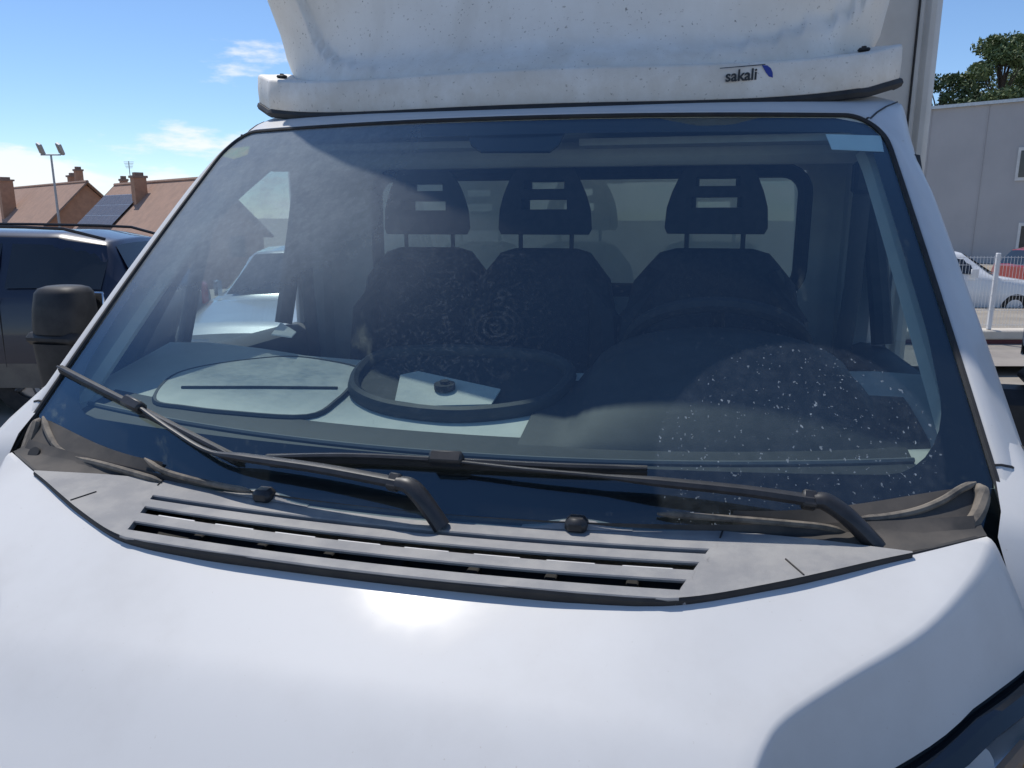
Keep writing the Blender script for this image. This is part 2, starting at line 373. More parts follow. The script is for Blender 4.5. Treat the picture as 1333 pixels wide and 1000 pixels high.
# black printed border, just inside the glass
def inner(z):   # half width of clear area
    return xe(z) - .034 - .03 * np.clip((1.6 - z) / .3, 0, 1)
ZI0, ZI1 = 1.408, 1.980
oc = [(s * xe(z), z) for s in (1,) for z in zs]
def clear_outline(n=120):
    """closed outline of the clear area in (x, z)"""
    pts = []; rb = .10; rtp = .06
    for z in np.linspace(ZI0 + rb, ZI1 - rtp, 24): pts.append((inner(z), z))
    c = (inner(ZI1 - rtp) - rtp, ZI1 - rtp)
    for a in np.linspace(0, 90, 8)[1:]: pts.append((c[0] + rtp * math.cos(R(a)), c[1] + rtp * math.sin(R(a))))
    top = [(x, ZI1) for x in np.linspace(pts[-1][0], 0, 10)[1:]]
    low = []
    c = (inner(ZI0 + rb) - rb, ZI0 + rb)
    for a in np.linspace(0, -90, 8)[1:]: low.append((c[0] + rb * math.cos(R(a)), c[1] + rb * math.sin(R(a))))
    bot = [(x, ZI0) for x in np.linspace(low[-1][0], 0, 12)[1:]]
    half = bot[::-1] + low[::-1] + pts + top        # from bottom centre, right side, to top centre
    return half + [(-x, z) for x, z in half[::-1][1:-1]]
CO = clear_outline()
def outer_of(x, z):
    """matching point on the glass edge, by casting from the middle of the glass"""
    zc = 1.66; dx, dz = x, z - zc; lo, hi = 1., 3.
    inside = lambda k: (ZB + .001 < zc + k * dz < ZT - .0005) and abs(k * dx) < xe(zc + k * dz) - .0005
    for _ in range(30):
        mid = (lo + hi) / 2
        if inside(mid): lo = mid
        else: hi = mid
    return lo * dx, zc + lo * dz
fr = []
for x, z in CO + CO[:1]:
    X, Z = outer_of(x, z); fr.append([WP(x * (1 - t) + X * t, z * (1 - t) + Z * t, -.003) for t in np.linspace(0, 1, 5)])
MB().grid(fr, flip=True).build('frit_band', 'frit', glass)
# black patch for the mirror / sensor at the top centre
pp = [(605, 162), (612, 185), (625, 194), (715, 194), (727, 185), (738, 162)]
q = [wpx(u, v, -.006) for u, v in pp]
MB().prism(q, (0, .004, -.004)).build('sensor_patch', 'frit', glass)
st = [wpx(u, v, -.0012) for u, v in ((1075, 174), (1147, 176), (1151, 197), (1083, 194))]
MB().prism(st, (0, .0006, -.0006)).build('sticker', 'sticker', glass, label='pale rectangular sticker in the upper corner of the windscreen')
st = [wpx(u, v, -.0012) for u, v in ((288, 203), (300, 193), (325, 190), (322, 201), (304, 207))]
MB().prism(st, (0, .0006, -.0006)).build('sticker', 'sticker_yellow', glass, label='small yellow and green sticker in the passenger upper corner of the windscreen')
# ---- frame round the glass: pillars and roof header
path = []
for z in np.linspace(1.335, ZT - .078, 30): path.append((xe(z), z))
for z in zs[23:-1]: path.append((xe(z), z))
for x in np.linspace(xe(zs[-1]), 0, 14): path.append((x, ZT))
half = path; path = half + [(-x, z) for x, z in half[::-1][1:]]
NP = len(path); PP = np.array([WP(x, z) for x, z in path]); rows = []; seal = []
al = np.concatenate([[0], np.cumsum(np.linalg.norm(np.diff(PP, axis=0), axis=1))]); mid_ = al[-1] / 2
hi_i = [k for k in range(NP) if path[k][1] > 1.80]; span_ = mid_ - al[hi_i[0]]
FRAC = np.clip((mid_ - al) / span_, -1, 1)
for i in range(NP):
    x, z = path[i]; n = wsn(x, z); t = PP[min(i + 1, NP - 1)] - PP[max(i - 1, 0)]; t /= np.linalg.norm(t)
    m = np.cross(t, n); m *= np.sign(m @ (PP[i] - np.array([0, yw(0, 1.66), 1.66])))
    wt = float(np.clip((z - 1.86) / .13, 0, 1)); wt = wt * wt * (3 - 2 * wt)
    sgn = np.sign(x) if x else 0.
    ex = np.array([sgn * .93, .30, 0]) if wt < 1 else 0
    back_s = np.array([sgn * .16, .97, -.06]); back_t = np.array([0, 1, .055])
    P0 = PP[i]
    a1, a2, a3 = .010, .028, .052
    kk_ = 1 - .42 * wt
    side = [P0 + m * .002 - n * .004, P0 + m * .006 + n * .003, P0 + m * .016 * kk_ + n * .005, P0 + m * .034 * kk_ + n * .001, P0 + m * .048 * kk_ - n * .010]
    q = side[-1]
    ext_s = [q + np.array([sgn * .022, .018, -.004]), q + np.array([sgn * .042, .06, -.012]), q + np.array([sgn * .054, .12, -.02]), q + np.array([sgn * .060, .20, -.03]), q + np.array([sgn * .045, .25, -.035])]
    fq = FRAC[i] * R(90); sf, cfq = math.sin(fq), math.cos(fq)
    def Q(y): return np.array([.952 * np.sign(sf) * abs(sf) ** .62, y, 1.90 + .232 * abs(cfq) ** .27])
    Q1, Q2 = Q(2.24), Q(2.60); tq = q + back_t * .07
    ext_t = [lerp(q, Q1, .10) + (0, 0, .002), lerp(q, Q1, .28) + (0, 0, .006), lerp(q, Q1, .6) + (0, 0, .006), Q1, Q2]
    ext = [lerp(a, c_, wt) for a, c_ in zip(ext_s, ext_t)]
    rows.append(side + ext); seal.append(P0 + m * .004 + n * .001)
MB().grid(rows).build('cab_frame', 'white_paint', T, smooth=50)
MB().tube(seal, .0052, 6).build('windscreen_seal', 'black_rubber', T)
# roof-frame shut lines either side, seen under the deflector
for s in (-1, 1):
    for pick in (lambda k: abs(path[k][0] - s * .765) + (0 if path[k][1] > 1.99 else 9), lambda k: abs(path[k][1] - 1.415) + (0 if path[k][0] * s > 0 else 9)):
        i = min(range(NP), key=pick); nv = wsn(*path[i]); rr = [np.asarray(v, float) + nv * .0004 for v in rows[i][1:9]]
        MB().tube(rr, .0024, 5).build('shut_line', 'black_rubber', T)
# ---- bonnet
_ex = np.array([0, .16, .29, .385, .455, .555, .63, .70, .78, .853, .93]); _ey = np.array([.940, .941, .942, .946, .963, 1.010, 1.050, 1.088, 1.128, 1.165, 1.20])
_ed = cr(np.stack([_ex, _ey], 1), 8)
def edge_y(x):      # rear edge of the bonnet in plan
    return np.interp(np.abs(x), _ed[:, 0], _ed[:, 1])
KT = np.array([(.853, 1.165), (.812, 1.093), (.732, .994), (.628, .906), (.553, .841), (.525, .80), (.508, .75), (.495, .68), (.487, .60), (.483, .50), (.48, .42)])
KT = cr(KT, 5); nk = len(KT)
def ztop(x, y):
    yf = .937 + .31 * x * x; z = 1.287 + .085 * x * x + .016 * np.exp(-((np.abs(x) - .43) / .16) ** 2) * np.clip(1 - (edge_y(x) - y) / .25, 0, 1) - .388 * (yf - y) - .10 * (yf - y) ** 2
    e = np.maximum(.80 - y, 0); return z - .40 * e * e / (e + .12)
hood_rows = []; ar = np.linspace(0, 1, 25)
FL = [0, .005, .011, .020, .045, .075, .11, .14]
hr = []
for j in range(nk):
    t = j / (nk - 1); xk, yk = KT[j]; ym = .927 - .50 * t
    row = []
    for a in ar:
        x = xk * a; y = ym + (yk - ym) * a * a + (1 - t) ** 3 * (edge_y(.853 * a) - .927 - .238 * a * a); row.append((x, y, ztop(x, y)))
    k0 = np.array(row[-1]); tn = KT[min(j + 1, nk - 1)] - KT[max(j - 1, 0)]; tn /= np.linalg.norm(tn)
    outn = np.array([-tn[1], tn[0]]); outn *= np.sign(outn[0])
    fr_ = np.clip(t / .30, 0, 1); ang = lerp([0, 22, 46, 58, 62, 64, 66, 68], [0, 30, 60, 73, 75, 76, 77, 78], fr_); p = k0.copy()
    fade = np.clip(t / .16, 0, 1); length = 1.30 - .30 * fade
    for q in range(1, len(FL)):
        dl = (FL[q] - FL[q - 1]) * length; aa = R(ang[q])
        p = p + np.array([outn[0] * math.cos(aa), outn[1] * math.cos(aa), -math.sin(aa)]) * dl; row.append(tuple(p))
    hr.append(row)
hr = np.array(hr)
full = np.concatenate([hr[:, ::-1] * np.array([-1, 1, 1]), hr[:, 1:]], 1)
lipback = full[:1] + np.array([0, .012, -.02])
full = np.concatenate([lipback, full], 0)
hood = MB().grid(full, flip=False).build('bonnet', 'white_paint', T, smooth=80)
HE = hr[:, -1]         # lower edge of the right facet
fe = full[-1][6:-6]; MB().grid([[p, p + (0, -.018, -.012), p * (1, 1, 0) + (0, -.045, max(p[2] - .07, .90)), p * (1, 1, 0) + (0, -.06, .86), p * (1, 1, 0) + (0, -.04, .60)] for p in fe], flip=True).build('nose_panel', 'white_paint', T, smooth=60)
# ---- wings, bumper, grille, headlamps
for s in (-1, 1):
    S = np.array([s, 1, 1]); E = HE * 1.0
    top = [np.array((.925, 1.50, 1.53)), np.array((.905, 1.36, 1.455)), np.array((.893, 1.275, 1.405)), np.array((.885, 1.215, 1.372)), np.array((.872, 1.178, 1.345))]
    lin = top + [E[0] + np.array([-.010, .006, .006])] + [np.array(v) for v in ((.985, 1.03, 1.16), (.99, .90, 1.08), (.97, .74, 1.0))]
    rws = []
    for k, p in enumerate(lin):
        sh_ = [.02, .05, .075, .08, .075, .05, .03, .03, .03][k]
        rws.append([p * S, (p + np.array([sh_ * .55, 0, -.006])) * S, (p + np.array([sh_, 0, -.022])) * S, (p + np.array([sh_ + .022, 0, -.06])) * S, (np.array([max(p[0] + sh_ + .035, .985), p[1] + .005, p[2] - .16])) * S,
                    np.array([1.01 if k < 7 else 1.0 - .03 * (k - 6), p[1] + .02, .96]) * S, np.array([1.015 if k < 7 else 1.0 - .03 * (k - 6), p[1] + .02, .60]) * S])
    MB().grid(rws, flip=s > 0).build('wing', 'white_paint', T, smooth=60)
bum = []
for a in np.linspace(-90, 90, 25):
    sx_ = math.sin(R(a)); cx_ = math.cos(R(a)); px = .99 * np.sign(sx_) * abs(sx_) ** .7; py = 1.0 - .68 * cx_ ** .6
    bum.append([(px * .96, py + .06, 1.02), (px, py + .01, .96), (px, py - .02, .80), (px, py, .55), (px * .98, py + .05, .40)])
MB().grid(bum, flip=True).build('bumper', 'black_plastic', T)
gri = MB()
for k in range(7): gri.bbox((-.46, .345 + .002 * k, .66 + .045 * k), (.46, .375 + .002 * k, .68 + .045 * k), .006)
gri.build('grille', 'black_plastic', T)
# headlamp bowls lie below the bonnet edge
for s in (-1, 1):
    S = np.array([s, 1, 1]); ks = list(range(0, 36, 2)); lip, lens, bowl = [], [], []
    for q, k in enumerate(ks):
        p = HE[k]; u = q / (len(ks) - 1); wd = .20 * min(1, .35 + 1.6 * u) * min(1, .25 + 3.0 * (1 - u))
        f_ = np.clip(u / .3, 0, 1); dn = lerp((.50, -.20, -.84), (.30, -.32, -.90), f_); side = np.array([.14, -.06, 0.])
        lip.append([(p + np.array([-.004, .003, .002])) * S, (p + np.array([-.003, .002, -.012])) * S, (p + dn * .014 + side * .07) * S, (p + dn * .030 + side * .11) * S, (p + dn * .035 + side * .07) * S])
        a = p + dn * .034 + side * .09
        lens.append([(a + dn * wd * v + side * .5 * wd * math.sin(math.pi * v)) * S for v in np.linspace(0, 1, 9)])
        bowl.append([(a + dn * wd * v - np.array([.30, -.22, 0]) * (.30 * math.sin(math.pi * v) + .03 * ((int(v * 8) + q) % 2))) * S for v in np.linspace(0, 1, 9)])
    hl = MB().grid(bowl).build('headlamp', 'chrome', T, smooth=20, label='clear headlamp below the bonnet edge')
    MB().grid(lip).build('lamp_trim', 'car_glass', hl)
    MB().grid(lens).build('lens', 'lens_glass', hl)
    for kk, rad in ((4, .045), (9, .045)):
        c = lerp(bowl[kk][4], lens[kk][4], .35); n_ = np.array([.35 * s, -.85, .1])
        lb = MB().disc(c, n_, rad, .012, 18).build('lamp_bulb', 'lamp_lens', hl); 
    MB().tube([lerp(bowl[kk][6], lens[kk][6], .4) for kk in range(2, 13)], .012, 8).build('amber_reflection', 'amber', hl)  # amber tube stands in for gravel reflected in the lens
# ---- cowl panel with slots
_rx = np.array([0, .21, .33, .47, .59, .66, .71, .745]); _ry = np.array([1.091, 1.106, 1.117, 1.130, 1.126, 1.118, 1.111, 1.106])
_rd = cr(np.stack([_rx, _ry], 1), 6)
def rear_y(x): return np.interp(np.abs(x), _rd[:, 0], _rd[:, 1])
def front_y(x): return edge_y(x) - .006
def base_y(x): return .935 + .056 * x * x
def zc(x, y): return 1.3045 + .050 * x * x + .12 * (y - .92 - .2 * x * x)
def CP(x, y, off=0.): return np.array([x, y, zc(x, y) + off])
def strip(xs, y0f, y1f, th=.005, off=0.):
    mb = MB(); rws = []
    for x in xs:
        A = CP(x, y0f(x), off); B = CP(x, y1f(x), off); dz = np.array([0, 0, -th]); bz = np.array([0, .0015, -.002]); fz = np.array([0, -.0015, -.002])
        rws.append([A + dz, A + fz, A, B, B + bz, B + dz])
    mb.grid(rws, wrap=True); n = len(xs); mb.F.append(tuple(range(6))); mb.F.append(tuple(range((n - 1) * 6, n * 6))[::-1]); return mb
def slot_end(d): return .428 + .047 * (d - .017) / .112         # slanted ends of the slots
cowl = strip(np.linspace(-.48, .48, 50), lambda x: base_y(x) + .129, rear_y, .02).build('cowl_panel', 'cowl_grey', T, label='dusty grey plastic cowl with long intake slots')
for s in (-1, 1):
    rws = []
    for t in np.linspace(0, 1, 22):
        row = []
        for q in np.linspace(0, 1, 9):
            xi = ip(q, [0, .1, .85, 1], [.424, .428, .478, .478]); x = s * (xi + (.742 - xi) * t); row.append(CP(x, front_y(x) + (rear_y(x) - front_y(x)) * q))
        rws.append(row)
    e0 = MB().grid(rws, flip=s > 0)
    e0.grid([[rws[k][-1], rws[k][-1] + np.array([0, .002, -.02])] for k in range(22)], flip=s < 0); e0.grid([[rws[0][k], rws[0][k] + np.array([0, 0, -.012])] for k in range(9)], flip=s < 0)
    e0.build('cowl_end', 'cowl_grey', cowl)
for d0, d1 in ((0, .020), (.046, .070), (.092, .114)):
    hx = slot_end((d0 + d1) / 2) + .003; f0 = (lambda x, d0=d0: max(base_y(x) + d0, front_y(x)) if d0 == 0 else base_y(x) + d0)
    strip(np.linspace(-hx, hx, 60), f0, lambda x, d1=d1: max(base_y(x) + d1, front_y(x) + .004), .006).build('slat', 'cowl_grey', cowl)
for x in np.linspace(-.36, .36, 7):     # ribs tying the slats from below
    MB().bbox((x - .009, base_y(x) + .012, 1.262), (x + .009, base_y(x) + .125, zc(x, base_y(x)) - .032), .002).build('rib', 'floor_dark', cowl)
    MB().bbox((x + .045, base_y(x) + .008, zc(x, .94) - .010), (x + .078, base_y(x) + .021, zc(x, .94) - .0025), .002).build('clip', 'cowl_grey', cowl)
for a in np.linspace(-.43, .335, 8):     # white body metal seen through the middle slot
    MB().grid([[CP(x, base_y(x) + .0715, -.0065), CP(x, base_y(x) + .082, -.006)] for x in np.linspace(a + .012, a + .082, 6)]).build('body_strip', 'white_paint', cowl)
# dark tray under the slots
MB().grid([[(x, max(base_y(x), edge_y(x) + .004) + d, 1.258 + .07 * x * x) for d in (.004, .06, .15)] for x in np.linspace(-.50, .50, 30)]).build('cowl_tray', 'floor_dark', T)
# front lip between cowl and bonnet, its shade put in as black
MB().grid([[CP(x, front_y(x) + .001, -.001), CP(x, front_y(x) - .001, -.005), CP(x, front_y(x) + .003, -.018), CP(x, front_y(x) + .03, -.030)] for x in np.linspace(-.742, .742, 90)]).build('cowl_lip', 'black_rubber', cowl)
MB().tube([(x, edge_y(x) + .004, 1.288 + .08 * x * x) for x in np.linspace(-.84, .84, 80)], .006, 6).build('cowl_seal', 'black_rubber', cowl)
for s in (-1, 1):
    x0 = s * .268; yr_ = rear_y(x0); p = CP(x0, yr_ - .008)
    MB().bbox(p + np.array([-.017, -.016, -.004]), p + np.array([.017, .016, .020]), .007).build('washer_nozzle', 'arm_black', cowl)
    rws = []
    for t in np.linspace(0, 1, 20):
        x = x0 + (t - .5) * .17; h = math.sin(math.pi * t) ** 1.5; y0 = rear_y(x)
        rws.append([(x, y0 - .012, zc(x, y0 - .012) + .0008), (x, y0, zc(x, y0) + .002 + .009 * h), (x, y0 + .024 * h + .002, zc(x, y0) + .003 + .008 * h), (x, y0 + .030 * h + .004, zc(x, y0) - .014)])
    MB().grid(rws).build('nozzle_mount', 'cowl_grey', cowl)
    for x, y0, y1, sh in ((s * .482, rear_y(.482) - .022, rear_y(.482) - .001, .004), (s * .59, front_y(.59) + .003, front_y(.59) + .04, -.02)):
        MB().tube([CP(x, y0, .0008), CP(x + s * sh, y1, .0008)], .0013, 5).build('panel_seam', 'black_rubber', cowl)
# sheet between cowl and glass (dark gutter) and dusty mouldings at the foot of the glass
MB().grid([[CP(x, max(rear_y(x), edge_y(x) - .01) - .004, -.010), (x, (max(rear_y(x), edge_y(x)) + yw(x, 1.33)) / 2, 1.300 + .06 * x * x), (x, yw(x, 1.33) + .004, 1.335 + .045 * x * x)] for x in np.linspace(-.845, .845, 60)]).build('gutter', 'cowl_dark', T)
def mould(pix, r, name='corner_moulding', m='dusty_rubber', off=.010, flat=1., mirror=False):
    P = cr([wpx(u, v, off) for u, v in pix], 6); k = len(P); rr = r * np.minimum(1, .35 + np.minimum(np.arange(k), np.arange(k)[::-1]) / 4)
    return MB().tube(P, rr, 8, flat=flat).build(name, m, T)
mould([(61, 546), (68, 566), (80, 586), (104, 599), (140, 608), (185, 621), (215, 630)], .0065)
mould([(193, 600), (215, 615), (250, 626), (300, 637), (330, 642)], .0055)
mould([(58, 548), (50, 560), (42, 580), (38, 597), (46, 606)], .010)
mould([(1266, 632), (1246, 640), (1222, 655), (1190, 668), (1150, 676), (1110, 679)], .006)
mould([(1268, 634), (1274, 650), (1266, 676), (1248, 696), (1228, 706), (1215, 712)], .011)
mould([(855, 672), (900, 675), (960, 679), (1020, 684), (1070, 689), (1100, 697)], .0055)
for s in (-1, 1):
    mb = MB(); rws = []
    for t in np.linspace(0, 1, 16):
        x = s * (.50 + .355 * t); z1 = 1.352 + .045 * t ** 2 + .006 - .012 * t ** 6
        A = WP(x, z1, .006); yb_ = max(rear_y(x) - .006, edge_y(x) + .004) if abs(x) < .70 else edge_y(x) + .004; B_ = np.array([x, yb_, min(zc(x, yb_), 1.36) - .004])
        rws.append([lerp(A, B_, q) + np.array([0, 0, -.012 * math.sin(math.pi * q)]) for q in np.linspace(0, 1, 6)])
    mb.grid(rws, flip=s < 0); mb.build('cowl_wing', 'cowl_dark', T)
MB().disc(wpx(58, 597, .02), (0, -.6, .5), .012, .008, 12).build('bonnet_buffer', 'black_rubber', T)
# ---- wipers
def wiper(blade_px, conn_px, arm_px, pivot_px, name_label):
    bl = cr([wpx(u, v, .010) for u, v in blade_px], 10)
    o = MB()
    o.tube(bl, .0065, 6, flat=1.5)
    wb = o.build('wiper', 'black_rubber', T, label=name_label)
    sp = cr([wpx(u, v, .020) for u, v in blade_px], 10)
    k = len(sp); MB().tube(sp, .0055 * np.minimum(1, .45 + np.minimum(np.arange(k), np.arange(k)[::-1]) / 8), 6, flat=.8).build('blade_spoiler', 'arm_black', wb)
    c = wpx(*conn_px, .026); d = sp[len(sp) // 2 + 1] - sp[len(sp) // 2 - 1]; d /= np.linalg.norm(d); n = wsn(c[0], c[2]); s_ = np.cross(d, n)
    M = Matrix((d, s_, n)).transposed().to_4x4(); M.translation = Vector(c)
    MB().bbox((-.028, -.011, -.010), (.028, .011, .012), .004, M).build('connector', 'arm_black', wb)
    arm = cr([wpx(u, v, o_) for u, v, o_ in arm_px], 8); k = len(arm); t = np.linspace(0, 1, k)
    MB().tube(arm, ip(t, [0, .45, .6, 1], [.0042, .0055, .011, .0135]), 8, flat=.7).build('arm', 'arm_black', wb)
    e = arm[-1]; M = Matrix((arm[-1] - arm[-3], (0, 0, 0), (0, 0, 0)))
    pv = [e] + [wpx(u, v, o_) for u, v, o_ in pivot_px]; pv = cr(pv, 6)
    MB().tube(pv, ip(np.linspace(0, 1, len(pv)), [0, .3, 1], [.0135, .0165, .017]), 10, flat=.8).build('arm_head', 'arm_black', wb)
    hd = arm[-1] - arm[-4]; hd /= np.linalg.norm(hd); hn = wsn(e[0], e[2]); hs = np.cross(hd, hn); Mh = Matrix((hd, hs, hn)).transposed().to_4x4(); Mh.translation = Vector(e - hd * .004)
    MB().bbox((-.012, -.0135, -.0095), (.009, .0135, .0100), .003, Mh).build('hinge', 'arm_black', wb)
    MB().disc(e + hs * .0142, -hs, .0035, .0284, 10).build('hinge_pin', 'arm_black', wb)
    return wb
wiper([(84, 484), (130, 508), (185, 536), (250, 570), (311, 601)], (186, 536), [(196, 541, .03), (240, 572, .032), (285, 598, .034), (330, 607, .036), (430, 623, .04), (528, 643, .045)], [(545, 648, .045), (560, 664, .035), (578, 690, .012)], 'wiper with its blade raised along the glass towards the mirror')
wiper([(351, 601), (460, 600), (585, 606), (720, 613), (842, 617)], (586, 606), [(600, 611, .03), (690, 622, .032), (770, 630, .034), (850, 639, .037), (960, 652, .041), (1047, 666, .045)], [(1064, 668, .045), (1095, 688, .04), (1142, 724, .018)], 'wiper lying flat along the foot of the glass')
# ---- roof deflector
XC, XE = .784, .892
def yv(x): x = min(abs(x), XC + .001) if np.isscalar(x) else np.minimum(np.abs(x), XC); return 1.905 + .293 * x * x
def zv(x): return 2.057 + .095 * np.minimum(np.abs(x), XC) ** 4
pl = [(x, yv(x), zv(x)) for x in np.linspace(0, XC - .012, 34)]
cxy = pl[-1]; pl += [(XC + .004, cxy[1] + .014, zv(XC)), (XC + .018, cxy[1] + .034, zv(XC) + .004)] + [(XC + .018 + (XE - XC - .018) * t, cxy[1] + .034 + .10 * t, zv(XC) + .004 + .034 * t) for t in (.33, .66, 1)] + [(XE + .004, cxy[1] + .20, zv(XC) + .042)]
pl = [(-x, y, z) for x, y, z in pl[::-1][:-1]] + pl
rows = []; rub = []
for x, y, z in pl:
    rows.append([(x * .96, y + .25, z + .004), (x * .995, y + .02, z + .002), (x, y, z + .003), (x, y - .004, z + .008), (x * 1.001, y - .006, z + .045), (x, y - .003, z + .078), (x * .999, y + .000, z + .0835), (x * .995, y + .007, z + .087), (x * .975, y + .045, z + .092), (x * .95, y + .09, z + .100), (x * .92, y + .28, z + .116)])
    rub.append((x, y + .005, z - .004))
defl = MB().grid(rows).build('wind_deflector', 'deflector_white', T, smooth=50, label='bulging white plastic roof deflector flecked with dirt')
MB().tube(rub, .0125, 8).build('rubber_lip', 'black_rubber', defl)
rows = []
ZD = [2.10, 2.14, 2.16, 2.18, 2.20, 2.22, 2.24, 2.27, 2.30, 2.34, 2.38, 2.44, 2.50, 2.60, 2.72, 2.85, 3.0, 3.15, 3.27, 3.35, 3.40, 3.435, 3.45]
for z in ZD:
    F_ = ip(z, [2.10, 2.14, 2.18, 2.22, 2.26, 2.36, 2.6, 3.05, 3.27, 3.36, 3.41, 3.45], [1.945, 1.952, 1.968, 1.995, 2.012, 2.03, 2.045, 2.07, 2.085, 2.10, 2.13, 2.25])
    W_ = ip(z, [2.10, 2.17, 2.22, 2.27, 2.36, 2.46, 2.6, 2.8, 3.0, 3.1, 3.25, 3.36, 3.45], [.80, .835, .868, .886, .898, .905, .925, .94, .90, .87, .79, .69, .56])
    xbl = ip(z, [2.17, 2.19, 2.22, 2.25, 2.30, 2.40, 2.6, 3.0], [.40, .50, .60, .645, .675, .715, .75, .76]); xbr = ip(z, [2.17, 2.19, 2.22, 2.28, 2.38, 2.5, 2.8], [.40, .48, .60, .76, .84, .87, .88])
    yb = 2.92; row = []
    for a in np.degrees(np.arcsin(np.sign(np.linspace(-1, 1, 321)) * np.minimum(1, np.abs(np.linspace(-1, 1, 321)) ** (1 / .40)))):
        s_, c_ = math.sin(R(a)), math.cos(R(a)); ee = ip(z, [2.32, 2.55], [1, .62]); x = W_ * np.sign(s_) * abs(s_) ** (.40 * ee); y = yb - (yb - F_) * abs(c_) ** (.36 * ee)
        y += .26 * x * x * np.clip((2.6 - z) / .4, 0, 1) * abs(c_)
        xb = xbl if x < 0 else xbr; q_ = (xb - abs(x)) / .018; q_ = float(np.clip(q_, 0, 1)); q_ = q_ * q_ * (3 - 2 * q_)
        y += .034 * q_ * np.clip((z - 2.16) / .05, 0, 1) * np.clip((3.2 - z) / .3, 0, 1)
        row.append((x, y, z + .06 * (x * x) * np.clip((2.3 - z) / .2, 0, 1)))
    rows.append(row)
MB().grid(rows).build('dome', 'deflector_white', defl, smooth=75)
for s in (-1, 1):
    x = s * .80; p = np.array((x, 2.19, 2.205)); mb = MB(); mb.bbox(p + (-.014, -.010, -.006), p + (.014, .010, .002), .003); mb.disc(p + np.array((0, 0, .001)), (0, 0, 1), .006, .005, 8); mb.build('bracket', 'black_plastic', defl)
# maker's lettering on the visor
def text_mesh(txt, size, shear=0., off=0.):
    c = bpy.data.curves.new('t', 'FONT'); c.body = txt; c.size = size; c.shear = shear; c.extrude = .0006; c.offset = off; c.align_x = 'CENTER'
    o = bpy.data.objects.new('t', c); COL.objects.link(o); dg = bpy.context.evaluated_depsgraph_get(); me = bpy.data.meshes.new_from_object(o.evaluated_get(dg)); bpy.data.objects.remove(o); return me
xt = aty(965, 98, yv(.48) - .006); xt = aty(965, 98, yv(xt[0]) - .008)
tx = np.array([1, .75 * xt[0], .188 * xt[0]]); tx /= np.linalg.norm(tx); upz = np.array([0, .05, 1.]); upz -= tx * (upz @ tx); upz /= np.linalg.norm(upz); nn = np.cross(tx, upz)
M = Matrix((tx, upz, nn)).transposed().to_4x4(); M.translation = Vector(xt + np.array([0, -.0015, -.012]))
me = text_mesh('sakali', .036, .12, .0006); me.transform(M); me.materials.clear(); me.materials.append(MATS['lettering_black'])
lo_ = bpy.data.objects.new('lettering', me); COL.objects.link(lo_); lo_.parent = defl; lo_.matrix_parent_inverse = parent_world(defl).inverted(); lo_['label'] = 'small black maker lettering on the deflector'
def vpt(a, b_): return np.array(M @ Vector((a, b_, .0006)))
sw = [vpt(*p) for p in ((.052, .030), (.064, .029), (.073, .022), (.077, .012), (.077, .001), (.068, .004), (.061, .013))]
MB().prism(sw, np.array(nn) * .0008).build('emblem', 'lettering_blue', defl, smooth=False, label='blue leaf-shaped mark beside the lettering')
MB().prism([vpt(*p) for p in ((-.05, .031), (.06, .0325), (.06, .0305), (-.05, .0295))], np.array(nn) * .0008).build('lettering', 'lettering_black', defl, smooth=False)
# ---- cargo box
BX = 1.155; Y0, Y1 = 3.06, 6.8; Z0, Z1 = .98, 3.50
bx = MB().bbox((-BX + .02, Y0 + .01, Z0 + .02), (BX - .02, Y1 - .01, Z1 - .02), .01).build('cargo_box', 'box_white', T)
for s in (-1, 1):
    for y in (Y0, Y1 - .06): MB().bbox((s * BX - .03, y, Z0), (s * BX + .03, y + .06, Z1), .022).build('edge_profile', 'box_white', bx)
    MB().tube([(s * (BX - .045), Y0 + .004, z) for z in (Z0, Z1)], .004, 5).build('panel_seam', 'black_rubber', bx)
    MB().bbox((s * BX - .03, Y0 + .06, Z1 - .05), (s * BX + .03, Y1 - .06, Z1 + .01), .02).build('edge_profile', 'alu', bx)
    MB().bbox((s * BX - .03, Y0 + .06, Z0), (s * BX + .03, Y1 - .06, Z0 + .07), .02).build('edge_profile', 'alu', bx)
# ---- chassis and wheels
MB().box((-.42, 1.0, .52), (-.34, 6.3, .72)).box((.34, 1.0, .52), (.42, 6.3, .72)).box((-.42, 2.2, .54), (.42, 2.3, .70)).box((-.42, 5.9, .54), (.42, 6.0, .70)).box((-.9, 2.7, .72), (.9, 6.7, .985)).build('chassis', 'floor_dark', T)
def wheel(parent, x, y, r, wdt, s, name='wheel'):
    prof = [(0.52 * r, .40), (.66 * r, .5), (.93 * r, .5), (r, .36), (r, -.36), (.93 * r, -.5), (.66 * r, -.5), (.52 * r, -.4)]
    rows = [[(x + wdt * q, y + p * math.cos(a), r + p * math.sin(a)) for p, q in prof] for a in np.linspace(0, 2 * math.pi, 25)]
    wo = MB().grid(rows).build(name, 'tyre', parent)
    mb = MB(); mb.disc((x + s * wdt * .15, y, r), (s, 0, 0), .64 * r, .02, 24)
    for k in range(5):
        a = k * 2 * math.pi / 5; mb.tube([(x + s * wdt * .26, y, r), (x + s * wdt * .24, y + .58 * r * math.cos(a), r + .58 * r * math.sin(a))], .035, 6)
    mb.build('rim', 'rim', wo); return wo
for s in (-1, 1):
    wheel(T, s * .86, 1.28, .34, .22, s); wheel(T, s * .86, 5.0, .34, .22, s)
